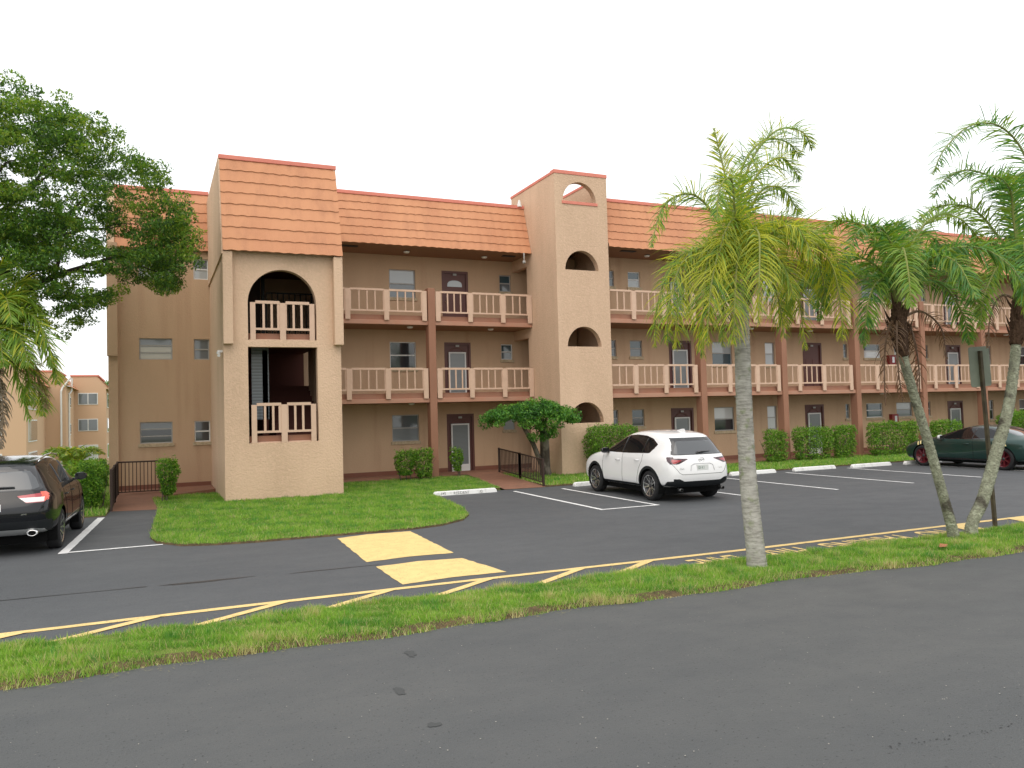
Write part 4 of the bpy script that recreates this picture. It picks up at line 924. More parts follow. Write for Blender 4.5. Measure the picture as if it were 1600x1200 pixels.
fr2 = [([(0, 0, 0), (.0, 0, .6), (.05, .1, 1.0), (.25, .1, 1.3)], .33, .2), ([(0, 0, 0), (-.1, .1, .6), (-.35, .2, .95), (-.7, .3, .95), (-1.0, .3, .65)], .33, .35),
 ([(0, 0, 0), (.2, .1, .6), (.6, .2, .9), (1.05, .25, .85), (1.35, .3, .5)], .34, .35), ([(0, 0, 0), (-.3, 0, .4), (-.75, .0, .5), (-1.1, 0, .2), (-1.25, 0, -.25)], .34, .5),
 ([(0, 0, 0), (.35, 0, .4), (.85, 0, .5), (1.25, .0, .25), (1.45, 0, -.2)], .34, .5), ([(0, 0, 0), (-.3, -.3, .45), (-.55, -.55, .5), (-.8, -.8, .2), (-.9, -.9, -.2)], .34, .5),
 ([(0, 0, 0), (.2, -.4, .5), (.4, -.8, .5), (.6, -1.05, .15), (.65, -1.1, -.3)], .36, .5), ([(0, 0, 0), (-.05, -.4, .4), (-.1, -.8, .35), (-.1, -1.05, -.1)], .36, .5),
 ([(0, 0, 0), (.0, .5, .5), (.0, 1, .5), (.0, 1.3, .1)], .34, .5), ([(0, 0, 0), (.35, .35, .5), (.8, .75, .55), (1.1, 1.0, .1)], .34, .5), ([(0, 0, 0), (-.35, .35, .4), (-.8, .6, .35), (-1.05, .8, -.1)], .34, .5),
 ([(0, 0, 0), (.25, -.1, .25), (.6, -.15, .2), (.85, -.2, -.15), (.95, -.2, -.5)], .30, .6), ([(0, 0, 0), (-.25, -.1, .25), (-.55, -.15, .15), (-.75, -.2, -.2), (-.8, -.2, -.55)], .30, .6),
 ([(0, 0, 0), (.1, -.1, .6), (.4, -.2, 1.0), (.8, -.25, 1.0), (1.15, -.3, .7)], .34, .35), ([(0, 0, 0), (-.15, -.1, .55), (-.45, -.2, .8), (-.85, -.25, .75), (-1.15, -.3, .35)], .34, .4), ([(0, 0, 0), (.3, .1, .5), (.85, .1, .7), (1.3, .1, .55), (1.6, .1, .15)], .34, .4)]
leaning('slender leaning palm with a lichened trunk and hanging dead fronds, left of the crossing pair', (11.40, 8.57, 0),
 [(11.42, 8.57, -.05), (11.36, 8.57, .25), (11.18, 8.57, .8), (10.95, 8.57, 1.5), (10.66, 8.57, 2.3), (10.42, 8.57, 3.0)], [.098, .080, .074, .072, .070, .070],
 [(10.46, 8.57, 2.9), (10.40, 8.57, 3.2), (10.38, 8.57, 3.45), (10.40, 8.57, 3.72)], fr2,
 [[(0, 0, 0), (-.25, -.05, -.1), (-.38, -.05, -.6), (-.40, -.05, -1.3)], [(0, 0, 0), (-.15, -.1, -.1), (-.22, -.15, -.7), (-.15, -.15, -1.25)], [(0, 0, 0), (.2, -.05, -.1), (.35, -.05, -.7), (.38, 0, -1.4)], [(0, 0, 0), (.5, .0, .15), (.95, .0, -.1), (1.05, 0, -.6)], [(0, 0, 0), (.15, .1, 0), (.25, .1, -.5), (.28, .1, -1.0)]], 2, [A1, A2, A1, A1])
b3 = (13.42, 8.6, 4.25)
fr3 = [([(0, 0, 0), (.25, 0, .9), (.2, .0, 1.6), (-.25, .0, 1.95), (-.85, 0, 1.9), (-1.35, 0, 1.55), (-1.6, 0, 1.2)], .46, .4), ([(0, 0, 0), (.3, .2, .8), (.2, .3, 1.3), (-.3, .4, 1.5), (-.8, .4, 1.35), (-1.1, .4, 1.05)], .36, .4), ([(0, 0, 0), (-.15, .2, .6), (-.5, .3, .95), (-1.0, .4, .95), (-1.45, .4, .7)], .36, .4),
 ([(0, 0, 0), (-.3, .0, .35), (-.8, .0, .4), (-1.25, .0, .15), (-1.5, 0, -.2)], .34, .5), ([(0, 0, 0), (-.3, -.3, .4), (-.7, -.5, .3), (-1.0, -.7, -.1), (-1.1, -.7, -.5)], .34, .55),
 ([(0, 0, 0), (.1, .1, .8), (.2, .2, 1.5), (.5, .3, 1.9), (1.0, .3, 1.7)], .38, .4), ([(0, 0, 0), (.3, 0, .5), (.9, 0, .7), (1.4, 0, .3)], .36, .5), ([(0, 0, 0), (-.1, -.4, .5), (-.25, -.9, .5), (-.4, -1.2, .0)], .36, .5),
 ([(0, 0, 0), (-.2, .45, .5), (-.5, .9, .5), (-.7, 1.2, .1)], .36, .5), ([(0, 0, 0), (.3, .4, .5), (.7, .8, .5), (1, 1.1, .1)], .36, .5), ([(0, 0, 0), (-.25, -.1, .2), (-.6, -.1, .1), (-.9, -.1, -.3), (-1.0, -.1, -.7)], .34, .6),
 ([(0, 0, 0), (-.1, .0, .7), (-.3, -.1, 1.1), (-.75, -.2, 1.2), (-1.15, -.2, .95)], .36, .35), ([(0, 0, 0), (.25, -.4, .4), (.5, -.8, .3), (.7, -1, -.2)], .34, .5)]
leaning('leaning palm at the right edge whose lichened trunk crosses the sign post', (11.84, 8.58, 0),
 [(11.82, 8.58, -.05), (11.86, 8.58, .25), (12.15, 8.58, .62), (12.55, 8.58, 1.4), (12.85, 8.58, 2.0), (13.08, 8.59, 2.7), (13.22, 8.6, 3.3)], [.118, .088, .095, .092, .086, .080, .076],
 [(13.16, 8.6, 3.1), (13.27, 8.6, 3.5), (13.34, 8.6, 3.85), (13.42, 8.6, 4.25)], fr3, [[(0, 0, 0), (-.3, .1, .1), (-.6, .1, -.2), (-.75, .1, -.8)]], 3, [A1, A1, A2, A1])
# left palm, mostly outside the frame
b4 = (-3.2, 20.4, 4.25)
t = thing('palm_tree', 'palm with dead leaf skirt at the left edge above the black car', 'palm tree', (-3.6, 20.4, 0))
palm_trunk(t, [(-3.7, 20.4, -.1), (-3.6, 20.4, 1.5), (-3.5, 20.4, 3.2), (-3.2, 20.4, 4.2)], [.3, .24, .2, .14], ptr, 70)
FL = [([(0, 0, 0), (.35, .0, .6), (.7, .0, .65), (1.05, 0, .2)], .55), ([(0, 0, 0), (.35, -.1, .1), (.8, -.1, .0), (1.15, -.1, -.5), (1.25, -.1, -1.0)], .55), ([(0, 0, 0), (.3, .1, -.1), (.65, .1, -.4), (.9, .1, -1.1), (.95, .1, -1.6)], .55),
 ([(0, 0, 0), (.2, -.2, .5), (.35, -.5, .6), (.5, -.8, .1)], .5), ([(0, 0, 0), (-.4, .1, .5), (-1, .1, .5), (-1.4, .1, -.2)], .5), ([(0, 0, 0), (.25, -.2, -.3), (.55, -.3, -.9), (.75, -.3, -1.7)], .5), ([(0, 0, 0), (.1, .4, .5), (.2, .9, .4), (.3, 1.2, -.2)], .5),
 ([(0, 0, 0), (.1, -.1, .8), (.15, -.2, 1.2), (.5, -.3, 1.3)], .5), ([(0, 0, 0), (-.4, -.3, .1), (-.8, -.6, -.4), (-1, -.7, -1.2)], .5)]
FL += [([(0, 0, 0), (.35, -.2, .35), (.8, -.4, .3), (1.1, -.5, -.2), (1.2, -.5, -.7)], .6), ([(0, 0, 0), (.3, -.3, .15), (.6, -.6, -.1), (.8, -.8, -.7)], .6), ([(0, 0, 0), (.3, .2, .4), (.65, .4, .4), (.95, .5, 0)], .55),
 ([(0, 0, 0), (.2, -.1, .0), (.5, -.2, -.35), (.7, -.2, -.9), (.72, -.2, -1.4)], .6), ([(0, 0, 0), (.15, .1, .4), (.4, .2, .95), (.8, .3, 1.05)], .55), ([(0, 0, 0), (.1, -.3, .2), (.25, -.6, -.1), (.35, -.8, -.7)], .6)]
for i, (rel, ll) in enumerate(FL): frond(t, offs(b4, [(x*1.02, y*1.1, z*1.15) for x, y, z in rel]), ll*1.15, PM, [.56, .22, .04, .18], 400+i, 120, .4, .4, .013, .12, .6, pst)
mb = MB(); rr = random.Random(8)
dead2 = leafmat('skirt', (.22, .17, .12), .1)
for k in range(5): frond(t, offs((-3.4, 20.3, 3.9), [(0, 0, 0), (.12+.06*k, -.1*k, -.4), (.2+.07*k, -.1*k, -1.2), (.18+.07*k, -.1*k, -2.2)]), .4, [dead2], [1], 500+k, 50, 1.2, .5, .02, .05, .6, dead2, 'dead_frond')
for k in range(3): frond(t, offs(b4, [(0, 0, 0), (.4, -.1*k, -.35-.15*k), (.85, -.1*k, -.75-.2*k), (1.1, 0, -1.5-.1*k)]), .34, [leafmat('palm_fade', (.30, .22, .12), .2)], [1], 520+k, 40, .9, .5, .014, .1, .5, pst, 'dead_frond')

# shrubs and palms beyond the left lawn
def clump(name, label, x, y, w_, h, seed, mats, size=.12, n=900, cat='shrub', z=0):
    t = thing(name, label, cat, (x, y, z)); r = np.random.default_rng(seed)
    cs = [(x+r.uniform(-w_, w_), y+r.uniform(-w_, w_)*.6, z+h*(.25+.6*r.uniform(0, 1)**.7*(1)), r.uniform(.2, .38)*h*.5+.12) for _ in range(26)]
    leaves('foliage', blobs(cs, n, .8, seed), size, mats, seed, t, .4, .5)
    mb = MB()
    for k in range(6): mb.tube([(x+r.uniform(-.3, .3)*w_, y, z-.05), (x+r.uniform(-.8, .8)*w_, y+r.uniform(-.3, .3), z+h*.7)], [.03, .01], 5)
    mb.build('stems', bark, t)
clump('shrub', 'bright green low shrub behind the black car in front of the far apartments', -3.0, 26.5, .6, .95, 61, hl, .12)
clump('shrub', 'loose yellow green shrub beside the left end of the building', -1.9, 27.8, .5, 1.15, 62, [hl[1], hl[3], hl[0], pk], .12)
t = thing('palm_bush', 'low feathery palm clump between the far apartments and the building corner', 'palm', (-2.5, 31, 0))
for i in range(16):
    a = 2*math.pi*i/16+.2; rx, ry = math.cos(a), math.sin(a)
    frond(t, offs((-2.5, 31, .2), [(0, 0, 0), (.3*rx, .3*ry, .8), (.6*rx, .6*ry, 1.15), (1.0*rx, 1.0*ry, .95)]), .36, PM, [.5, .1, .1, .3], 600+i, 36, .4, .3, .02, .1, .5, pst)
mb = MB(); mb.tube([(-2.5, 31, -.1), (-2.5, 31, .4)], .2, 8); mb.build('trunk', bark, t)

# ------------------------------------------------------------------ sign seen from behind
t = thing('road_sign', 'grey metal sign seen from behind on a brown channel post beside the right palms', 'sign', (13.13, 9.1, 0))
mb = MB()
lean = Matrix.Translation((13.13, 9.1, 0)) @ Matrix.Rotation(R_(-3.3), 4, 'Y') @ Matrix.Translation((-13.13, -9.1, 0))
mb.box(13.10, 13.16, 9.055, 9.06, -.05, 3.05, 0, lean); mb.box(13.095, 13.115, 9.06, 9.10, -.05, 3.05, 0, lean); mb.box(13.145, 13.165, 9.06, 9.10, -.05, 3.05, 0, lean)
mb.build('post', mat('rusty_post', (.085, .07, .04), .8, .3, noise=[(9, (.05, .038, .025), .8, .4, .6, I3)], bump=(30, .3, .005)), t)
P = []; w2, h2, rc = .265, .345, .05
for (sx, sz) in ((1, 1), (-1, 1), (-1, -1), (1, -1)):
    for k in range(5):
        a = {(1, 1): 0, (-1, 1): 90, (-1, -1): 180, (1, -1): 270}[(sx, sz)]+k*22.5
        P.append((13.13+sx*(w2-rc)+rc*math.cos(R_(a)), 2.78+sz*(h2-rc)+rc*math.sin(R_(a))))
mb = MB(); mb.prism(P, 9.103, 9.108); 
mb.v = [tuple(lean @ Vector(v)) for v in mb.v]; o = mb.build('plate', mat('sign_back', (.17, .19, .14), .6, .4, .1, noise=[(4, (.13, .15, .11), .7, .4, .6, I3)]), t)
# fallen leaf on the strip
mb = MB(); mb.add([(10.3, 7.98, .10), (10.42, 8.06, .13), (10.55, 8.03, .11), (10.40, 7.94, .10)], [(0, 1, 2, 3)]); tag(mb.build('fallen_leaf', mat('leaf_orange', (.36, .15, .08), .8, .1)), 'small orange brown dead leaf lying in the grass strip below the right palms', 'leaf')
mb = MB(); mb.lathe([(0, .05), (.06, .04), (.10, 0)], 9, M=Matrix.Translation((3.0, 7.99, .0)) @ Matrix.Scale(.6, 4, (0, 1, 0))); tag(mb.build('stone', mat('stone', (.30, .19, .12), .9, .1)), 'small brown stone on the near edge of the grass strip', 'stone')

# ------------------------------------------------------------------ distant apartment blocks (lower ground)
def block(label, x0, x1, y0, y1, zb, wins, sidewin, group=None, mans_side=True):
    t = thing('apartment_block', label, 'building', ((x0+x1)/2, y0, zb)); zt = zb+9.2; ze = zb+7.9
    mb = MB(); mb.quad((x0, y0, zb), (x1, y0, zb), (x1, y0, ze), (x0, y0, ze)); mb.quad((x1, y0, zb), (x1, y1, zb), (x1, y1, ze), (x1, y0, ze)); mb.quad((x0, y0, zb), (x0, y0, ze), (x0, y1, ze), (x0, y1, zb))
    mb.quad((x0, y0, ze), (x1+.33, y0, ze), (x1-.8, y0, zt), (x0, y0, zt)); mb.quad((x1, y0, ze), (x1, y1, ze), (x1+.33, y1, ze-.05), (x1+.33, y0, ze-.05)); mb.quad((x0, y0, ze), (x0, y0, zt), (x0, y1, zt), (x0, y1, ze)); mb.build('wall', stucco_y, t)
    mb = MB(); n = 5
    for k in range(n):
        a, b = k/n, (k+1)/n; mb.quad((x1+.35-1.15*a+.05, y0-.05, ze-.1+(zt-ze+.1)*a), (x1+.35-1.15*a+.05, y1, ze-.1+(zt-ze+.1)*a), (x1+.35-1.15*b, y1, ze-.1+(zt-ze+.1)*b), (x1+.35-1.15*b, y0-.05, ze-.1+(zt-ze+.1)*b))
        mb.quad((x1+.35-1.15*a, y0-.05, ze-.1+(zt-ze+.1)*a), (x1+.35-1.15*a, y1, ze-.1+(zt-ze+.1)*a), (x1+.40-1.15*a, y1, ze-.1+(zt-ze+.1)*a), (x1+.40-1.15*a, y0-.05, ze-.1+(zt-ze+.1)*a))
    rf = mb.build('roof', tilem, t); mb = MB(); mb.box(x0-.05, x1-.7, y0-.08, y0+.1, zt, zt+.15); mb.box(x1-.9, x1-.65, y0, y1, zt, zt+.15); mb.build('coping', pink, rf)
    mb = MB(); mb.quad((x0, y0, zt-.1), (x1-.8, y0, zt-.1), (x1-.8, y1, zt-.1), (x0, y1, zt-.1)); mb.build('roof_deck', soffit, t)
    for (a, b, c, d, m_) in wins:
        q = MB(); q.box(a, b, y0-.05, y0+.02, zb+c, zb+d); wv = q.build('window', framew, t); q = MB(); xm = (a+b)/2
        q.box(a+.08, xm-.05, y0-.07, y0-.05, zb+c+.08, zb+d-.08); q.box(xm+.05, b-.08, y0-.07, y0-.05, zb+c+.08, zb+d-.08); q.build('pane', m_, wv)
    for (a, b, c, d, m_) in sidewin:
        q = MB(); q.box(x1-.02, x1+.05, a, b, zb+c, zb+d); wv = q.build('window', framew, t); q = MB(); q.box(x1+.05, x1+.07, a+.1, b-.1, zb+c+.1, zb+d-.1); q.build('pane', m_, wv)
    return t
Wn = lambda a, b: [(a, b, 6.3, 7.5, g_mid), (a, b, 3.6, 4.85, g_mid), (a, b, .6, 2.2, g_white)]
block('distant tan apartment block with two paired front windows, nearest the building corner', -7.6, -4.4, 92, 104, -2.1, Wn(-6.95, -5.15), [(93.5, 96, 6, 7.5, g_mid), (93.5, 96, 3.4, 4.9, g_mid), (93.5, 96, .7, 2.2, g_mid), (98, 101, 6, 7.5, g_cream), (98, 101, 3.4, 4.9, g_mid)])
block('distant narrow tan block with white downpipes between two larger apartment blocks', -9.6, -7.3, 84, 92, -2.1, [], [(86, 88, 5.9, 7.0, g_mid), (86, 88, 3.3, 4.4, g_mid), (86, 88.6, .5, 2.2, g_white)])
block('distant tan apartment block with enclosed porch windows behind the left palm', -13.5, -9.0, 72, 84, -2.1, [(-12.9, -10.6, 3.6, 4.9, g_pale), (-12.9, -10.6, .9, 2.2, g_pale), (-12.9, -10.6, 6.2, 7.5, g_pale)], [(73, 78, 5.6, 7.5, g_pale), (73, 78, 3.0, 4.8, g_cream), (73, 78, .4, 2.2, g_pale)])
for n_, xx in (('downpipe', -7.15), ('downpipe', -6.95)):
    pass
q = MB(); q.tube([(-6.9, 83.9, 6.6), (-7.6, 83.8, 5.6), (-7.7, 83.7, 5.3), (-7.7, 83.7, -2)], .09, 6); q.tube([(-7.0, 86, 6.6), (-7.05, 86, 5.4), (-7.2, 85.6, 5.1), (-7.2, 85.5, -2)], .09, 6)
tb = [o for o in bpy.data.objects if o.name.startswith('apartment_block') and 'downpipes' in o.get('label', '')][0]
q.build('downpipe', framew, tb)
def fartree(label, x, y, h, seed):
    t = thing('distant_tree', label, 'tree', (x, y, -2.1)); r = np.random.default_rng(seed)
    cs = [(x+r.normal(0, 1.6), y+r.normal(0, 1.2), -2.1+h*(.55+.4*r.uniform()), r.uniform(.5, 1.1)) for _ in range(26)]
    leaves('crown', blobs(cs, 150, .7, seed), .35, [tl[0], tl[1], leafmat('far_leaf', (.12, .19, .07))], seed, t); mb = MB(); mb.tube([(x, y, -2.2), (x, y, -2+h*.7)], [.3, .1], 6); mb.build('trunk', bark, t)
fartree('far green treetop showing above the distant tan roof beside the building corner', -4.2, 118, 10.2, 71)

#CARS#
# ------------------------------------------------------------------ cars
tyrem = mat('tyre', (.018, .018, .019), .8, .3, bump=(60, .3, .004)); rimd = mat('rim_dark', (.03, .03, .032), .35, .5); riml = mat('rim_silver', (.55, .55, .55), .25, .5, .9)
rimr = mat('rim_red', (.11, .008, .016), .35, .5, .3, coat=.5); trim = mat('car_trim', (.013, .015, .017), .6, .25); under = mat('car_under', (.01, .01, .01), .9, .05)
carglass = mat('car_glass', (.008, .009, .010), .04, .35, coat=.15); rearglass = mat('car_rear_glass', (.055, .06, .065), .05, .6, coat=.8); gloss = mat('gloss_black', (.008, .008, .01), .12, .5, coat=.8)
redl = mat('lamp_red', (.35, .01, .02), .12, .6, coat=1); dredl = mat('lamp_dark_red', (.05, .006, .012), .12, .6, coat=1); orl = mat('lamp_orange_red', (.75, .09, .04), .15, .6, coat=1); whl = mat('lamp_clear', (.72, .70, .66), .12, .6, coat=1)
gap = mat('panel_gap', (.02, .02, .02), .9, .05); steel = mat('exhaust_steel', (.12, .12, .12), .3, .5, .9); silver = mat('silver_paint', (.36, .37, .37), .4, .5, .5)
platem = mat('plate_white', (.66, .68, .66), .5, .3)
def nearest_on_poly(P, q):
    P = np.array(P, float); best = np.full(len(q), 1e9); out = q.copy()
    for i in range(len(P)):
        a = P[i]; ab = P[(i+1) % len(P)]-a; t_ = np.clip(((q-a)@ab)/(ab@ab), 0, 1); c = a+t_[:, None]*ab; d = np.hypot(*(q-c).T); k = d < best; best[k] = d[k]; out[k] = c[k]
    return out, best
def car_body(S, capR, capF, mirror_mid, lvl=4):
    """S[i][k]=(x,y,z) half cage k=0..8 (0 under centre .. 8 roof centre)"""
    n = len(S); V = []; idx = {}
    def vid(i, k, s):
        if k in (0, 8): s = 0
        if (i, k, s) not in idx:
            x, y, z = S[i][k]; idx[(i, k, s)] = len(V); V.append((x, y*s if s else 0, z))
        return idx[(i, k, s)]
    Fc = []
    for i in range(n-1):
        for k in range(8):
            for s in (1, -1):
                f = [vid(i, k, s), vid(i+1, k, s), vid(i+1, k+1, s), vid(i, k+1, s)]; Fc.append(f if s < 0 else f[::-1])
    for i, bulge, sg in ((0, capF, 1), (n-1, capR, -1)):
        rows = []
        top = [vid(i, 6, 1), vid(i, 7, 1), vid(i, 8, 0), vid(i, 7, -1), vid(i, 6, -1)]; rows.append(top)
        for k in (5, 4, 3, 2):
            x, y, z = S[i][k]; b = bulge[5-k]; r = [vid(i, k, 1)]
            for yy, bb in ((y*.55, b*.75), (0, b), (-y*.55, b*.75)): V.append((x+sg*bb, yy, z)); r.append(len(V)-1)
            r.append(vid(i, k, -1)); rows.append(r)
        rows.append([vid(i, 1, 1)]+[None]*3+[vid(i, 1, -1)])
        x, y, z = S[i][1]
        for j, yy in ((1, y*.55), (2, 0), (3, -y*.55)):
            V.append((x+sg*.02, yy, z-.02)); rows[-1][j] = len(V)-1
        for a, b in zip(rows, rows[1:]):
            for j in range(4):
                f = [a[j], a[j+1], b[j+1], b[j]]; Fc.append(f if sg > 0 else f[::-1])
        # close below
        l = rows[-1]; f = [l[0], l[1], vid(i, 0, 0)]; Fc.append(f); Fc.append([l[1], l[2], vid(i, 0, 0)]); Fc.append([l[2], l[3], vid(i, 0, 0)]); Fc.append([l[3], l[4], vid(i, 0, 0)])
    me = bpy.data.meshes.new('cage'); me.from_pydata(V, [], Fc); bm = bmesh.new(); bm.from_mesh(me)
    bmesh.ops.remove_doubles(bm, verts=bm.verts, dist=1e-5); bmesh.ops.recalc_face_normals(bm, faces=bm.faces); bm.to_mesh(me); bm.free()
    o = bpy.data.objects.new('cage', me); COL.objects.link(o); md = o.modifiers.new('s', 'SUBSURF'); md.levels = lvl; md.render_levels = lvl
    dg = bpy.context.evaluated_depsgraph_get(); ev = o.evaluated_get(dg).to_mesh()
    nv = len(ev.vertices); co_ = np.empty(nv*3); ev.vertices.foreach_get('co', co_); co_ = co_.reshape(-1, 3)
    fc = np.empty(len(ev.loops), dtype=np.int32); ev.loops.foreach_get('vertex_index', fc); fc = fc.reshape(-1, 4)
    bpy.data.objects.remove(o); return co_, fc
def build_car(name, label, loc, rz, S, capR, capF, dims, paint, zones, wheels, extra):
    """zones: list (part, material, test) ; test = ('side'|'rear'|'front'|'any', polygon, offset)"""
    t = thing(name, label, 'car', (0, 0, 0))
    V, Fc = car_body(S, capR, capF, True)
    L, W_, H, xr = dims   # length, width, roof height, rear x
    x0, x1 = V[:, 0].min(), V[:, 0].max(); V[:, 0] = xr+(V[:, 0]-x0)*L/(x1-x0); V[:, 1] *= W_/2/np.abs(V[:, 1]).max(); zt = V[:, 2].max(); zb = V[:, 2].min()
    V[:, 2] = zb+(V[:, 2]-zb)*(H-zb)/(zt-zb)
    def normals():
        a = V[Fc]; nn = np.cross(a[:, 2]-a[:, 0], a[:, 3]-a[:, 1]); return nn/(np.linalg.norm(nn, axis=1)[:, None]+1e-12)
    N0 = normals(); Cn = V[Fc].mean(1); lab = np.zeros(len(Fc), int)
    for zi, (part, m_, tests) in enumerate(zones, 1):
        for (view, P) in tests:
            Cn = V[Fc].mean(1); N = N0
            ax = (0, 2) if view == 'side' else (1, 2)
            if view == 'side': cand = np.abs(N[:, 1]) > .42
            elif view == 'rear': cand = (N[:, 0] < -.16) & (Cn[:, 0] < 0) & (np.abs(N[:, 1]) <= .62)
            elif view == 'front': cand = (N[:, 0] > .16) & (Cn[:, 0] > 0) & (np.abs(N[:, 1]) <= .62)
            PP = np.array(P, float)
            q = Cn[:, ax]
            ins = cand & inside(PP, q[:, 0], q[:, 1])
            # snap border vertices on the polygon outline
            vin = np.zeros(len(V), bool); vout = np.zeros(len(V), bool); vin[Fc[ins].ravel()] = 1; vout[Fc[cand & ~ins].ravel()] = 1
            b = np.where(vin & vout)[0]
            if len(b):
                c2, dd = nearest_on_poly(PP, V[b][:, ax]); kk = dd < .03
                V[b[kk], ax[0]] = c2[kk, 0]; V[b[kk], ax[1]] = c2[kk, 1]
            lab[ins] = zi
    # wheel openings
    wr = wheels['r']; arch = wr+.045
    for wx in wheels['x']:
        Cn = V[Fc].mean(1); P = [(wx+arch*math.cos(R_(a)), wr+.0+arch*math.sin(R_(a))) for a in range(-10, 191, 8)]; P = [(wx+arch, -.1)]+P+[(wx-arch, -.1)]
        cand = np.abs(Cn[:, 1]) > W_/2-.34; ins = cand & inside(np.array(P), Cn[:, 0], Cn[:, 2]); vin = np.zeros(len(V), bool); vout = np.zeros(len(V), bool); vin[Fc[ins].ravel()] = 1; vout[Fc[~ins].ravel()] = 1
        b = np.where(vin & vout)[0]; c2, dd = nearest_on_poly(P, V[b][:, (0, 2)]); kk = dd < .035; V[b[kk], 0] = c2[kk, 0]; V[b[kk], 2] = c2[kk, 1]
        lab[ins] = -1
        # tidy ring of trim around the opening
        if wheels.get('ring'):
            Cn = V[Fc].mean(1); P2 = [(wx+(arch+wheels['ring'])*math.cos(R_(a)), wr+(arch+wheels['ring'])*math.sin(R_(a))) for a in range(0, 360, 8)]
            i2 = (np.abs(N0[:, 1]) > .3) & inside(np.array(P2), Cn[:, 0], Cn[:, 2]) & (lab >= 0) & (lab != 99)
            vin[:] = 0; vout[:] = 0; vin[Fc[i2].ravel()] = 1; vout[Fc[(~i2) & (lab == 0)].ravel()] = 1; b = np.where(vin & vout)[0]; c2, dd = nearest_on_poly(P2, V[b][:, (0, 2)]); kk = dd < .03; V[b[kk], 0] = c2[kk, 0]; V[b[kk], 2] = c2[kk, 1]
            lab[i2] = 99
    bv = BVHTree.FromPolygons([tuple(v) for v in V], [tuple(f) for f in Fc[lab >= 0]])
    def emit(nm, sel, m_):
        if not sel.any(): return
        f = Fc[sel]; u, inv = np.unique(f, return_inverse=True); return raw(nm, V[u], inv.reshape(f.shape), m_, None, t, True, False)
    body = emit('body', lab == 0, paint)
    Cy = V[Fc][:, :, 1].mean(1)
    for zi, (part, m_, _) in enumerate(zones, 1):
        if part in ('side_window', 'tail_light', 'tail_lens', 'headlight', 'reverse_lens', 'reflector', 'sill'):
            for sg in (1, -1): emit(part, (lab == zi) & (Cy*sg > 0), m_)
        else: emit(part, lab == zi, m_)
    Cx = V[Fc][:, :, 0].mean(1)
    for sx in (1, -1):
        for sg in (1, -1): emit('arch_trim', (lab == 99) & (Cy*sg > 0) & (Cx*sx > 0), trim)
    # liners
    for wx in wheels['x']:
        for s in (1, -1):
            mb = MB(); n = 16; V2 = []; y0, y1 = s*(W_/2-.04), s*(W_/2-.42)
            for k in range(n+1):
                a = R_(-25+230*k/n); V2 += [(wx+arch*math.cos(a), y0, wr+arch*math.sin(a)), (wx+arch*math.cos(a), y1, wr+arch*math.sin(a))]
            mb.add(V2, [(2*k, 2*k+2, 2*k+3, 2*k+1) for k in range(n)]+[tuple(2*k+1 for k in range(n+1))]); mb.build('arch_liner', under, t, world=False)
    mb = MB(); mb.box(xr+.5, xr+L-.5, -W_/2+.2, W_/2-.2, .18, .36); mb.build('underbody', under, t, world=False)
    # wheels
    for wx in wheels['x']:
        for s in (1, -1):
            yc = s*(W_/2-.125); M = Matrix.Translation((wx, yc, wr)) @ Matrix.Rotation(R_(-90)*s, 4, 'X'); h = .11
            w = thing('x', None, None); bpy.data.objects.remove(w)
            mb = MB(); ri = wr*.70
            mb.lathe([(ri-.01, -h), (wr-.03, -h), (wr-.006, -h+.03), (wr, -h+.06), (wr, h-.06), (wr-.006, h-.03), (wr-.03, h-.004), (ri+.02, h), (ri, h-.015)], 44, M=M); ty = mb.build('wheel', tyrem, t, True, False)
            mb = MB(); mb.lathe([(0, .02), (ri-.03, .015), (ri-.02, h-.03), (ri+.002, h-.012), (ri+.004, -h)], 40, M=M); mb.build('rim', rimd if wheels['style'] != 'red' else rimr, ty, True, False)
            mb = MB(); ns = wheels['ns']
            for k in range(ns):
                for off in ((-.12, .12) if wheels['style'] == 'double' else (0,)):
                    a = 2*math.pi*k/ns+off; a2 = 2*math.pi*k/ns+off*2.0
                    p0 = Vector((.045*math.cos(a), .045*math.sin(a), h-.05)); p1 = Vector(((ri-.01)*math.cos(a2), (ri-.01)*math.sin(a2), h-.018)); d = (p1-p0).normalized(); sd_ = Vector((-d.y, d.x, 0)); w0, w1 = wheels['sw']
                    q = [p0-sd_*w0, p0+sd_*w0, p1+sd_*w1, p1-sd_*w1]; q2 = [v-Vector((0, 0, .02)) for v in q]
                    mb.add([M @ v for v in q+q2], [(0, 1, 2, 3), (0, 4, 5, 1), (1, 5, 6, 2), (2, 6, 7, 3), (3, 7, 4, 0)])
            mb.lathe([(ri-.014, h-.016), (ri+.004, h-.006), (ri+.008, h-.012)], 40, M=M)
            mb.build('spokes', riml if wheels['style'] != 'red' else rimr, ty, False, False, fix=True)
            mb = MB(); mb.lathe([(0, h-.035), (.03, h-.036), (.05, h-.05)], 16, M=M); mb.build('hub_cap', rimd, ty, True, False)
    def on_side(pts, s):   # project (x,z) onto the flank
        out = []
        for x, z in pts:
            h_ = bv.ray_cast(Vector((x, s*2, z)), Vector((0, -s, 0)))
            if h_[0] is not None: out.append(h_[0]+h_[1]*.001*(1 if h_[1].y*s > 0 else -1))
        return out
    def on_rear(pts):
        out = []
        for y, z in pts:
            h_ = bv.ray_cast(Vector((-5, y, z)), Vector((1, 0, 0)))
            if h_[0] is not None: out.append(h_[0]+Vector((-.001, 0, 0)))
        return out
    def dens(pts, st=.05):
        o_ = []
        for a, b in zip(pts, pts[1:]):
            n = max(1, int(math.dist(a, b)/st)); o_ += [(a[0]+(b[0]-a[0])*k/n, a[1]+(b[1]-a[1])*k/n) for k in range(n)]
        return o_+[pts[-1]]
    extra(t, dens, on_side, on_rear)
    t.location = loc; t.rotation_euler = (0, 0, rz)
    return t
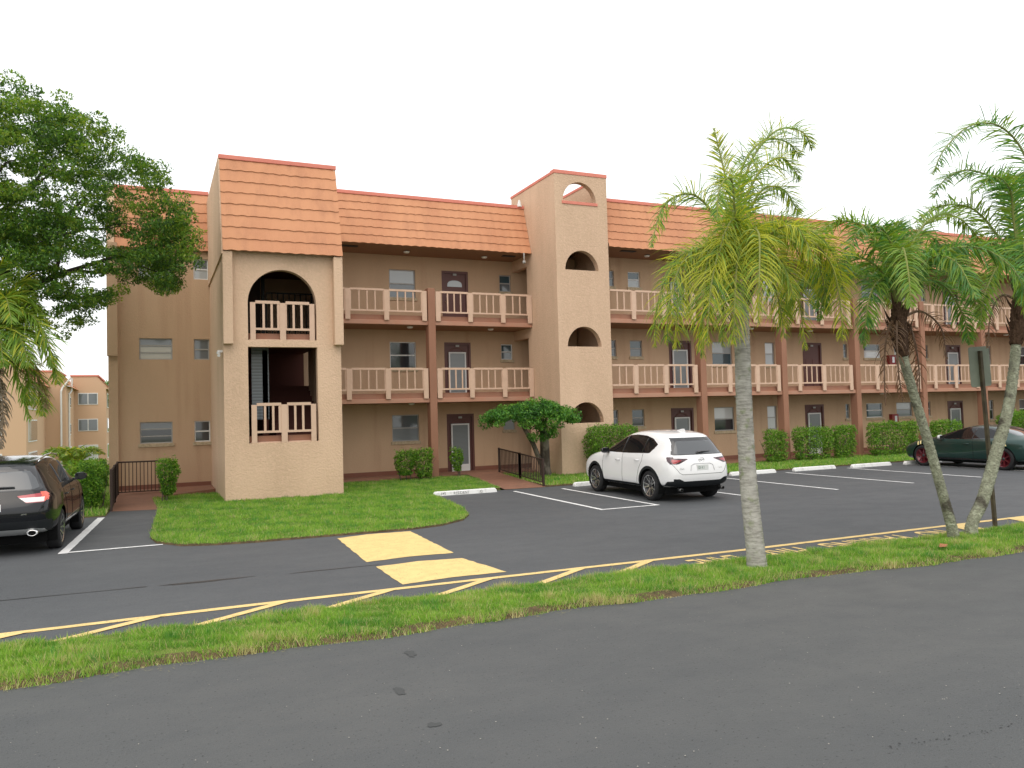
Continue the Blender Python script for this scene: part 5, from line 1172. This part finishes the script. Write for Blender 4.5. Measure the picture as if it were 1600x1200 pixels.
def seam(t, pts, r=.004, m_=None, nm='panel_gap'):
    if len(pts) > 1: q = MB(); q.tube(pts, r, 5); return q.build(nm, m_ or gap, t, False, False)
def handle(t, p, s):
    q = MB(); q.tube([p+Vector((-.09, s*.002, 0)), p+Vector((-.07, s*.03, 0)), p+Vector((.07, s*.03, 0)), p+Vector((.09, s*.002, 0))], .012, 8); return q
def mirror(t, x, y, z, s, m_):
    V = []; q = MB(); M = Matrix.Translation((x, s*(y+.10), z)) @ Matrix.Diagonal((.09, .12, .075, 1))
    q.lathe([(0, -1), (.55, -.85), (.92, -.4), (1, .1), (.85, .65), (.45, .93), (0, 1)], 14, M=M); q.box(x-.02, x+.04, min(s*(y-.06), s*(y+.05)), max(s*(y-.06), s*(y+.05)), z-.07, z-.03)
    q.v = [(min(v[0], x+.2) if v[0] > x-.06 else x-.06, v[1], v[2]) for v in q.v]
    o = q.build('mirror', m_, t, True, False); g = MB(); g.box(x-.066, x-.061, s*(y+.10)-.095, s*(y+.10)+.095, z-.055, z+.06); g.build('mirror_glass', carglass, o, False, False)

def suv_cage():
    X = [2.10, 1.75, 1.30, .86, .02, -.55, -1.15, -1.62, -2.05]
    y1 = [.80, .86, .88, .88, .88, .88, .88, .87, .80]; z1 = [.28, .26, .26, .26, .26, .26, .27, .30, .36]
    y2 = [.84, .90, .92, .92, .92, .92, .93, .92, .86]; z2 = [.48]*9
    y3 = [.84, .90, .93, .92, .91, .91, .94, .93, .87]; z3 = [.68, .72, .74, .72, .70, .70, .74, .76, .76]
    y4 = [.80, .87, .90, .895, .89, .895, .92, .915, .86]; z4 = [.82, .92, .97, .97, .97, .98, 1.0, 1.01, 1.00]
    y5 = [.70, .79, .84, .85, .85, .85, .85, .80, .73]; z5 = [.90, 1.0, 1.07, 1.10, 1.09, 1.10, 1.13, 1.16, 1.14]
    y6 = [.52, .60, .68, .74, .68, .68, .66, .62, .58]; z6 = [.94, 1.04, 1.10, 1.14, 1.54, 1.585, 1.575, 1.53, 1.475]
    y7 = [.38, .45, .50, .54, .52, .53, .52, .49, .46]; z7 = [.96, 1.06, 1.12, 1.16, 1.61, 1.66, 1.65, 1.605, 1.55]
    z8 = [.97, 1.07, 1.13, 1.17, 1.63, 1.68, 1.67, 1.63, 1.575]
    S = []
    for i in range(9):
        x = X[i]; r = [(x, 0, z1[i]), (x, y1[i], z1[i]), (x, y2[i], z2[i]), (x, y3[i], z3[i]), (x, y4[i], z4[i]), (x, y5[i], z5[i]), (x, y6[i], z6[i]), (x, y7[i], z7[i]), (x, 0, z8[i])]
        S.append(r)
    fx = [2.10, 2.10, 2.16, 2.18, 2.12, 2.04, 1.97, 1.96, 1.97]; rx = [-2.1, -2.14, -2.26, -2.25, -2.20, -2.10, -1.84, -1.87, -1.89]
    S[0] = [(fx[k],)+S[0][k][1:] for k in range(9)]; S[8] = [(rx[k],)+S[8][k][1:] for k in range(9)]
    S[3] = [(p[0]+(.10 if k >= 6 else 0), p[1], p[2]) for k, p in enumerate(S[3])]; S[7] = [(p[0]+(.05 if k >= 6 else 0), p[1], p[2]) for k, p in enumerate(S[7])]
    return S
wpaint = mat('white_pearl', (.80, .80, .80), .25, .5, coat=1); kpaint = mat('black_paint', (.006, .007, .009), .15, .3, coat=.45); gpaint = mat('green_wrap', (.012, .045, .038), .28, .5, .35, coat=.6, noise=[(1.1, (.035, .05, .045), .6, .45, .7, I3)])
# ---- white suv
def wx(t, dens, sd, rr):
    for s in (1, -1):
        for P in ([(.88, 1.08), (.92, .8), (.90, .45), (.85, .38)], [(-.08, 1.11), (-.10, .7), (-.10, .38)], [(-1.05, 1.12), (-1.06, .95), (-.92, .76), (-.84, .55), (-.80, .40)], [(-.75, .38), (.87, .38)]): seam(t, sd(dens(P), s), .0045)
        for x in (.12, -.82):
            p = sd([(x, .93 if x > 0 else .955)], s)[0]; handle(t, p, s).build('door_handle', wpaint, t, True, False)
        seam(t, sd(dens([(-.05, 1.12), (-.08, 1.3), (-.12, 1.52)]), s), .018, gloss, 'window_pillar'); seam(t, sd(dens([(-.98, 1.14), (-1.02, 1.3), (-1.06, 1.49)]), s), .012, gloss, 'window_pillar')
        mirror(t, .66, .86, 1.15, s, gloss if s > 0 else wpaint)
        p = sd([(-1.95, .93)], s)
    seam(t, rr(dens([(-.80, .95), (-.62, .70), (-.55, .66), (.55, .66), (.62, .70), (.80, .95)])), .0045)
    q = MB(); c = rr([(0, .82)])[0]; q.box(c.x-.012, c.x+.01, -.155, .155, .74, .87); pl = q.build('licence_plate', platem, t, False, False)
    M = Matrix.Translation((c.x-.0135, .125, .775)) @ Matrix(((0, 0, -1, 0), (-1, 0, 0, 0), (0, 1, 0, 0), (0, 0, 0, 1)))
    o, _ = textmesh('plate_letters', 'I2I K1', .085, mat('plate_green', (.05, .14, .09), .6, .2), M, None, 0, .9); o.parent = pl
    P = dens([(-.33, .735), (-.30, .86), (-.22, .895), (.22, .895), (.30, .86), (.33, .735)], .03); seam(t, rr(P), .009, mat('recess_grey', (.42, .42, .43), .5, .3), 'plate_recess')
    # emblem: oval ring with a wing
    c = rr([(0, .985)])[0]; q = MB(); q.tube([(c.x-.012, .075*math.cos(a), .985+.055*math.sin(a)) for a in [2*math.pi*k/24 for k in range(25)]], .007, 6)
    q.tube([(c.x-.012, .068, 1.005), (c.x-.014, .03, .995), (c.x-.014, 0, .965), (c.x-.014, -.03, .995), (c.x-.012, -.068, 1.005)], .007, 6); q.build('emblem', chrome, t, True, False)
    q = MB(); c = rr([(.05, 1.16)])[0]; c2 = rr([(-.32, 1.175)])[0]; q.tube([c+Vector((-.03, 0, 0)), c2+Vector((-.025, 0, .01))], [.022, .010], 8); q.tube([c+Vector((-.005, 0, -.03)), c+Vector((-.03, 0, 0))], .028, 10); q.build('rear_wiper', gloss, t, True, False)
    q = MB(); q.add([(-1.62, -.012, 1.60), (-1.62, .012, 1.60), (-1.28, .012, 1.66), (-1.28, -.012, 1.66), (-1.60, 0, 1.70), (-1.50, 0, 1.70)], [(0, 1, 4), (1, 2, 5, 4), (0, 4, 5, 3), (2, 3, 5)]); q.build('roof_fin', wpaint, t, False, False)
    for s in (1, -1): q = MB(); q.lathe([(.033, -.09), (.04, -.09), (.04, .05), (.033, .05)], 16, M=Matrix.Translation((-2.16, s*.58, .30)) @ Matrix.Rotation(R_(90), 4, 'Y')); q.build('exhaust_pipe', steel, t, True, False)
    for s in (.52, -.52):
        c = rr([(s, .80)])
        if c: 
            c = c[0]; M = Matrix.Translation((c.x-.006, s+.10, .775)) @ Matrix(((0, 0, -1, 0), (-1, 0, 0, 0), (0, 1, 0, 0), (0, 0, 0, 1))); o, _ = textmesh('badge_letters', 'CX-5' if s > 0 else 'SKYACTIV', .055 if s > 0 else .03, chrome, M, None, .001, 1.0); o.parent = t
    for s in (1, -1):
        for z0_ in (.52,):
            q = MB(); c = rr([(s*.60, .47)]); 
            if c and False: pass
glassW = [(.84, 1.13), (.50, 1.31), (.18, 1.45), (-.10, 1.52), (-.50, 1.545), (-.95, 1.52), (-1.25, 1.455), (-1.47, 1.34), (-1.40, 1.25), (-1.28, 1.155), (-.4, 1.13)]
surW = [(.92, 1.11), (.53, 1.335), (.20, 1.475), (-.10, 1.545), (-.50, 1.57), (-.96, 1.547), (-1.27, 1.48), (-1.52, 1.345), (-1.43, 1.235), (-1.30, 1.135), (-.4, 1.11)]
zW = [('cladding', trim, [('side', [(-3, -.1), (3, -.1), (3, .40), (.6, .375), (-1.0, .375), (-1.9, .40), (-2.05, .50), (-3, .56)]), ('rear', [(-1, -.1), (1, -.1), (1, .56), (.62, .56), (.5, .50), (-.5, .50), (-.62, .56), (-1, .56)]), ('front', [(-1, -.1), (1, -.1), (1, .5), (-1, .5)])]),
 ('window_surround', gloss, [('side', surW), ('rear', [(-.58, 1.50), (.58, 1.50), (.66, 1.38), (.75, 1.15), (.68, 1.10), (-.68, 1.10), (-.75, 1.15), (-.66, 1.38)])]),
 ('side_window', carglass, [('side', glassW)]), ('rear_window', rearglass, [('rear', [(-.47, 1.42), (.47, 1.42), (.56, 1.30), (.65, 1.145), (.58, 1.12), (-.58, 1.12), (-.65, 1.145), (-.56, 1.30)])]),
 ('windscreen', carglass, [('front', [(-.66, 1.50), (.66, 1.50), (.80, 1.12), (-.80, 1.12)])]),
 ('tail_light', dredl, [('rear', [(.33, 1.015), (.95, 1.055), (.95, .90), (.80, .885), (.62, .90)]), ('rear', [(-.33, 1.015), (-.95, 1.055), (-.95, .90), (-.80, .885), (-.62, .90)]), ('side', [(-3, 1.05), (-1.98, 1.065), (-2.02, .98), (-2.12, .90), (-3, .88)])]),
 ('tail_lens', redl, [('rear', [(.52, .985), (.84, 1.02), (.86, .93), (.70, .915)]), ('rear', [(-.52, .985), (-.84, 1.02), (-.86, .93), (-.70, .915)])])]
def car_at(rear_left, a, trackhalf, wheelx):   # world place of the car's mid point from the rear left wheel
    u = Vector((-math.sin(a), math.cos(a), 0)); v = Vector((math.cos(a), math.sin(a), 0)); p = Vector(rear_left)+v*trackhalf+u*wheelx; return (p.x, p.y, 0), a+math.pi/2
loc_, rz_ = car_at((10.93, 16.10, 0), -.035, .80, 1.35)
build_car('parked_car', 'white compact suv with tinted windows parked nose in beside the central palm trunk', loc_, rz_, suv_cage(), [.05, .05, .06, .06], [.06, .10, .14, .12], (4.56, 1.84, 1.675, -2.29), wpaint, zW, dict(r=.362, x=(1.35, -1.35), ring=.07, style='double', ns=5, sw=(.020, .013)), wx)
# ---- black suv
def bx(t, dens, sd, rr):
    for s in (1, -1):
        for P in ([(.88, 1.08), (.92, .8), (.90, .45), (.85, .38)], [(-.08, 1.11), (-.10, .7), (-.10, .38)], [(-1.05, 1.12), (-1.06, .95), (-.92, .76), (-.84, .55), (-.80, .40)]): seam(t, sd(dens(P), s), .004)
        for x in (.12, -.82): p = sd([(x, .93)], s)[0]; q = handle(t, p, s); h_ = q.build('door_handle', kpaint, t, True, False); q = MB(); q.tube([p+Vector((-.08, s*.034, .006)), p+Vector((.08, s*.034, .006))], .006, 6); q.build('handle_strip', chrome, h_, False, False)
        seam(t, sd(dens([(-.05, 1.12), (-.08, 1.3), (-.12, 1.52)]), s), .018, gloss, 'window_pillar'); seam(t, sd(dens([(-.98, 1.14), (-1.02, 1.3), (-1.06, 1.49)]), s), .014, gloss, 'window_pillar')
        seam(t, sd(dens([(.80, .50), (-.78, .47)]), s), .008, chrome, 'door_strip')
        mirror(t, .66, .88, 1.15, s, kpaint)
        q = MB(); q.tube([(.35, s*.60, 1.575), (.15, s*.61, 1.625), (-.4, s*.605, 1.66), (-1.0, s*.60, 1.65), (-1.45, s*.595, 1.605), (-1.62, s*.59, 1.565)], [.008, .016, .016, .016, .014, .006], 7); q.build('roof_rail', chrome, t, True, False)
    seam(t, rr(dens([(-.80, .95), (-.66, .68), (.66, .68), (.80, .95)])), .0045)
    q = MB(); c = rr([(0, .84)])[0]; q.box(c.x-.012, c.x+.01, -.155, .155, .76, .90); q.build('licence_plate', platem, t, False, False)
    q = MB(); c = rr([(.1, 1.17)])[0]; c2 = rr([(-.32, 1.165)])[0]; q.tube([c+Vector((-.03, 0, 0)), c2+Vector((-.025, 0, .0))], [.022, .012], 8); q.build('rear_wiper', gloss, t, True, False)
    for s in (1, -1):
        q = MB(); M = Matrix.Translation((-2.27, s*.60, .40)) @ Matrix.Rotation(R_(-90), 4, 'Y') @ Matrix.Diagonal((.8, 1.25, 1, 1)); q.lathe([(.045, -.08), (.05, .02), (.062, .025), (.066, -.08)], 22, M=M); q.build('exhaust_tip', chrome, t, True, False)
        q = MB(); q.lathe([(0, 0), (.048, 0)], 22, M=M @ Matrix.Translation((0, 0, -.02))); q.build('exhaust_bore', under, t, False, False)
    for y0_, s_, tx in ((-.50, .034, 'AWD'), (-.06, .04, 'ESCAPE')):
        c = rr([(y0_, .72 if tx == 'AWD' else .97)])
        if c:
            M = Matrix.Translation((c[0].x-.006, y0_+.06, .705 if tx == 'AWD' else .955)) @ Matrix(((0, 0, -1, 0), (-1, 0, 0, 0), (0, 1, 0, 0), (0, 0, 0, 1))); o, _ = textmesh('badge_letters', tx, s_, chrome, M, None, .001, 1.0); o.parent = t
zB = [('cladding', trim, [('side', [(-3, -.1), (3, -.1), (3, .40), (.6, .36), (-1.0, .36), (-1.9, .40), (-2.02, .60), (-3, .62)]), ('rear', [(-1, -.1), (1, -.1), (1, .62), (.6, .60), (-.6, .60), (-1, .62)]), ('front', [(-1, -.1), (1, -.1), (1, .5), (-1, .5)])]),
 ('lower_valance', silver, [('rear', [(-.80, .33), (-.76, .45), (-.6, .47), (-.42, .46), (.42, .46), (.6, .47), (.76, .45), (.80, .33), (.4, .36), (-.4, .36)])]),
 ('window_surround', gloss, [('side', surW), ('rear', [(-.58, 1.50), (.58, 1.50), (.66, 1.38), (.75, 1.15), (.68, 1.10), (-.68, 1.10), (-.75, 1.15), (-.66, 1.38)])]),
 ('side_window', carglass, [('side', glassW)]), ('rear_window', rearglass, [('rear', [(-.50, 1.42), (.50, 1.42), (.60, 1.30), (.67, 1.15), (.60, 1.12), (-.60, 1.12), (-.67, 1.15), (-.60, 1.30)])]),
 ('windscreen', carglass, [('front', [(-.66, 1.50), (.66, 1.50), (.80, 1.12), (-.80, 1.12)])]),
 ('tail_light', redl, [('rear', [(.36, 1.02), (.95, 1.07), (.95, .90), (.50, .90)]), ('rear', [(-.36, 1.02), (-.95, 1.07), (-.95, .90), (-.50, .90)])]),
 ('tail_lens', orl, [('rear', [(.76, 1.065), (.97, 1.075), (.97, .905), (.76, .905)]), ('rear', [(-.76, 1.065), (-.97, 1.075), (-.97, .905), (-.76, .905)]), ('side', [(-3, 1.08), (-2.0, 1.07), (-1.98, 1.03), (-2.08, .93), (-3, .90)])]),
 ('reverse_lens', whl, [('rear', [(.40, .985), (.76, .985), (.76, .91), (.50, .91)]), ('rear', [(-.40, .985), (-.76, .985), (-.76, .91), (-.50, .91)])]),
 ('reflector', redl, [('rear', [(.76, .77), (.86, .76), (.86, .63), (.78, .64)]), ('rear', [(-.76, .77), (-.86, .76), (-.86, .63), (-.78, .64)])])]
def black_cage():
    S = suv_cage(); p = S[8][3]; S[8][3] = (p[0]-.05, p[1], p[2]+.03); return S
a_ = -.045; u_ = Vector((-math.sin(a_), math.cos(a_), 0)); v_ = Vector((math.cos(a_), math.sin(a_), 0)); p_ = Vector((-1.60, 16.42, 0))-v_*.82+u_*1.355
build_car('parked_car', 'glossy black suv with red tail lights parked at the left edge of the lot', (p_.x, p_.y, 0), a_+math.pi/2, black_cage(), [.05, .05, .09, .06], [.06, .10, .14, .12], (4.59, 1.88, 1.66, -2.30), kpaint, zB, dict(r=.355, x=(1.355, -1.355), ring=0, style='single', ns=10, sw=(.016, .014)), bx)
# ---- green sedan
def sedan_cage():
    X = [2.25, 1.90, 1.45, .95, .10, -.45, -1.05, -1.75, -2.15]
    y1 = [.78, .84, .87, .87, .87, .87, .87, .86, .78]; z1 = [.22, .20, .20, .20, .20, .20, .20, .22, .28]
    y2 = [.82, .90, .93, .92, .91, .91, .93, .92, .84]; z2 = [.40]*9
    y3 = [.82, .90, .94, .92, .91, .92, .95, .94, .86]; z3 = [.56, .60, .62, .60, .60, .62, .66, .68, .68]
    y4 = [.76, .86, .90, .90, .90, .905, .93, .91, .82]; z4 = [.66, .76, .82, .83, .84, .85, .88, .90, .88]
    y5 = [.64, .76, .82, .84, .84, .84, .84, .80, .72]; z5 = [.72, .84, .90, .92, .92, .93, .95, .98, .96]
    y6 = [.48, .56, .66, .72, .60, .58, .58, .62, .58]; z6 = [.75, .88, .94, .97, 1.30, 1.34, 1.28, 1.06, .99]
    y7 = [.35, .42, .48, .52, .45, .44, .44, .46, .44]; z7 = [.77, .90, .96, .99, 1.355, 1.395, 1.34, 1.10, 1.0]
    z8 = [.78, .91, .97, 1.0, 1.375, 1.415, 1.36, 1.12, 1.01]
    S = [[(X[i], 0, z1[i]), (X[i], y1[i], z1[i]), (X[i], y2[i], z2[i]), (X[i], y3[i], z3[i]), (X[i], y4[i], z4[i]), (X[i], y5[i], z5[i]), (X[i], y6[i], z6[i]), (X[i], y7[i], z7[i]), (X[i], 0, z8[i])] for i in range(9)]
    fx = [2.2, 2.22, 2.32, 2.33, 2.28, 2.18, 2.1, 2.08, 2.08]; rx = [-2.2, -2.24, -2.36, -2.38, -2.36, -2.32, -2.24, -2.22, -2.22]
    S[0] = [(fx[k],)+S[0][k][1:] for k in range(9)]; S[8] = [(rx[k],)+S[8][k][1:] for k in range(9)]
    S[3] = [(p[0]+(.15 if k >= 6 else 0), p[1], p[2]) for k, p in enumerate(S[3])]; return S
gG = [(.95, .965), (.62, 1.10), (.22, 1.235), (-.1, 1.295), (-.45, 1.31), (-.85, 1.275), (-1.15, 1.19), (-1.42, 1.06), (-1.40, 1.0), (-.9, .985), (-.2, .965)]
def gx(t, dens, sd, rr):
    for s in (1, -1):
        for P in ([(.98, .92), (1.0, .6), (.9, .32)], [(-.42, .95), (-.45, .6), (-.45, .32)]): seam(t, sd(dens(P), s), .0045)
        p = sd([(-.22, .80)], s)[0]; handle(t, p, s).build('door_handle', gpaint, t, True, False)
        seam(t, sd(dens([(-.36, .97), (-.42, 1.28)]), s), .018, gloss, 'window_pillar'); mirror(t, .72, .82, 1.0, s, mat('mirror_silver', (.6, .6, .6), .3, .5))
        seam(t, sd(dens([(1.0, .30), (-.9, .30)]), s), .03, gloss, 'side_skirt')
        q = MB()
        q.build
    q = MB(); q.tube([(-2.18, -.66, 1.02), (-2.22, -.4, 1.08), (-2.22, .4, 1.08), (-2.18, .66, 1.02)], .02, 6); q.build('spoiler', gloss, t, True, False)
hash_ = mat('hash_yellow', (.75, .62, .30), .5, .3)
zG = [('sill', gloss, [('side', [(-3, -.1), (3, -.1), (3, .28), (-3, .28)])]), ('front_bumper', gloss, [('front', [(-1, -.1), (1, -.1), (1, .60), (-1, .60)])]),
 ('window_surround', gloss, [('side', [(1.05, .945), (.64, 1.125), (.22, 1.262), (-.1, 1.32), (-.45, 1.335), (-.88, 1.30), (-1.2, 1.21), (-1.5, 1.06), (-1.46, .975), (-.9, .965), (-.2, .945)])]), ('side_window', carglass, [('side', gG)]),
 ('windscreen', carglass, [('front', [(-.62, 1.30), (.62, 1.30), (.78, .99), (-.78, .99)])]), ('rear_window', rearglass, [('rear', [(-.52, 1.31), (.52, 1.31), (.60, 1.08), (-.60, 1.08)])]),
 ('fender_stripe', hash_, [('side', [(1.68, .84), (1.62, .84), (1.55, .68), (1.61, .68)]), ('side', [(1.58, .86), (1.52, .86), (1.45, .70), (1.51, .70)]), ('side', [(-1.36, .92), (-1.42, .92), (-1.48, .76), (-1.42, .76)]), ('side', [(-1.46, .92), (-1.52, .92), (-1.58, .76), (-1.52, .76)])]),
 ('headlight', whl, [('front', [(.45, .70), (.80, .72), (.80, .64), (.50, .63)]), ('front', [(-.45, .70), (-.80, .72), (-.80, .64), (-.50, .63)])]), ('tail_light', redl, [('rear', [(-.8, .90), (.8, .90), (.8, .82), (-.8, .82)])])]
build_car('parked_car', 'dark green sporty car with red wheels and yellow fender stripes parked behind the right palms', (25.0, 17.70, 0), math.pi/2-.02, sedan_cage(), [.04, .04, .05, .05], [.06, .12, .16, .14], (4.78, 1.90, 1.40, -2.38), gpaint, zG, dict(r=.355, x=(1.43, -1.43), ring=0, style='red', ns=7, sw=(.03, .018)), gx)
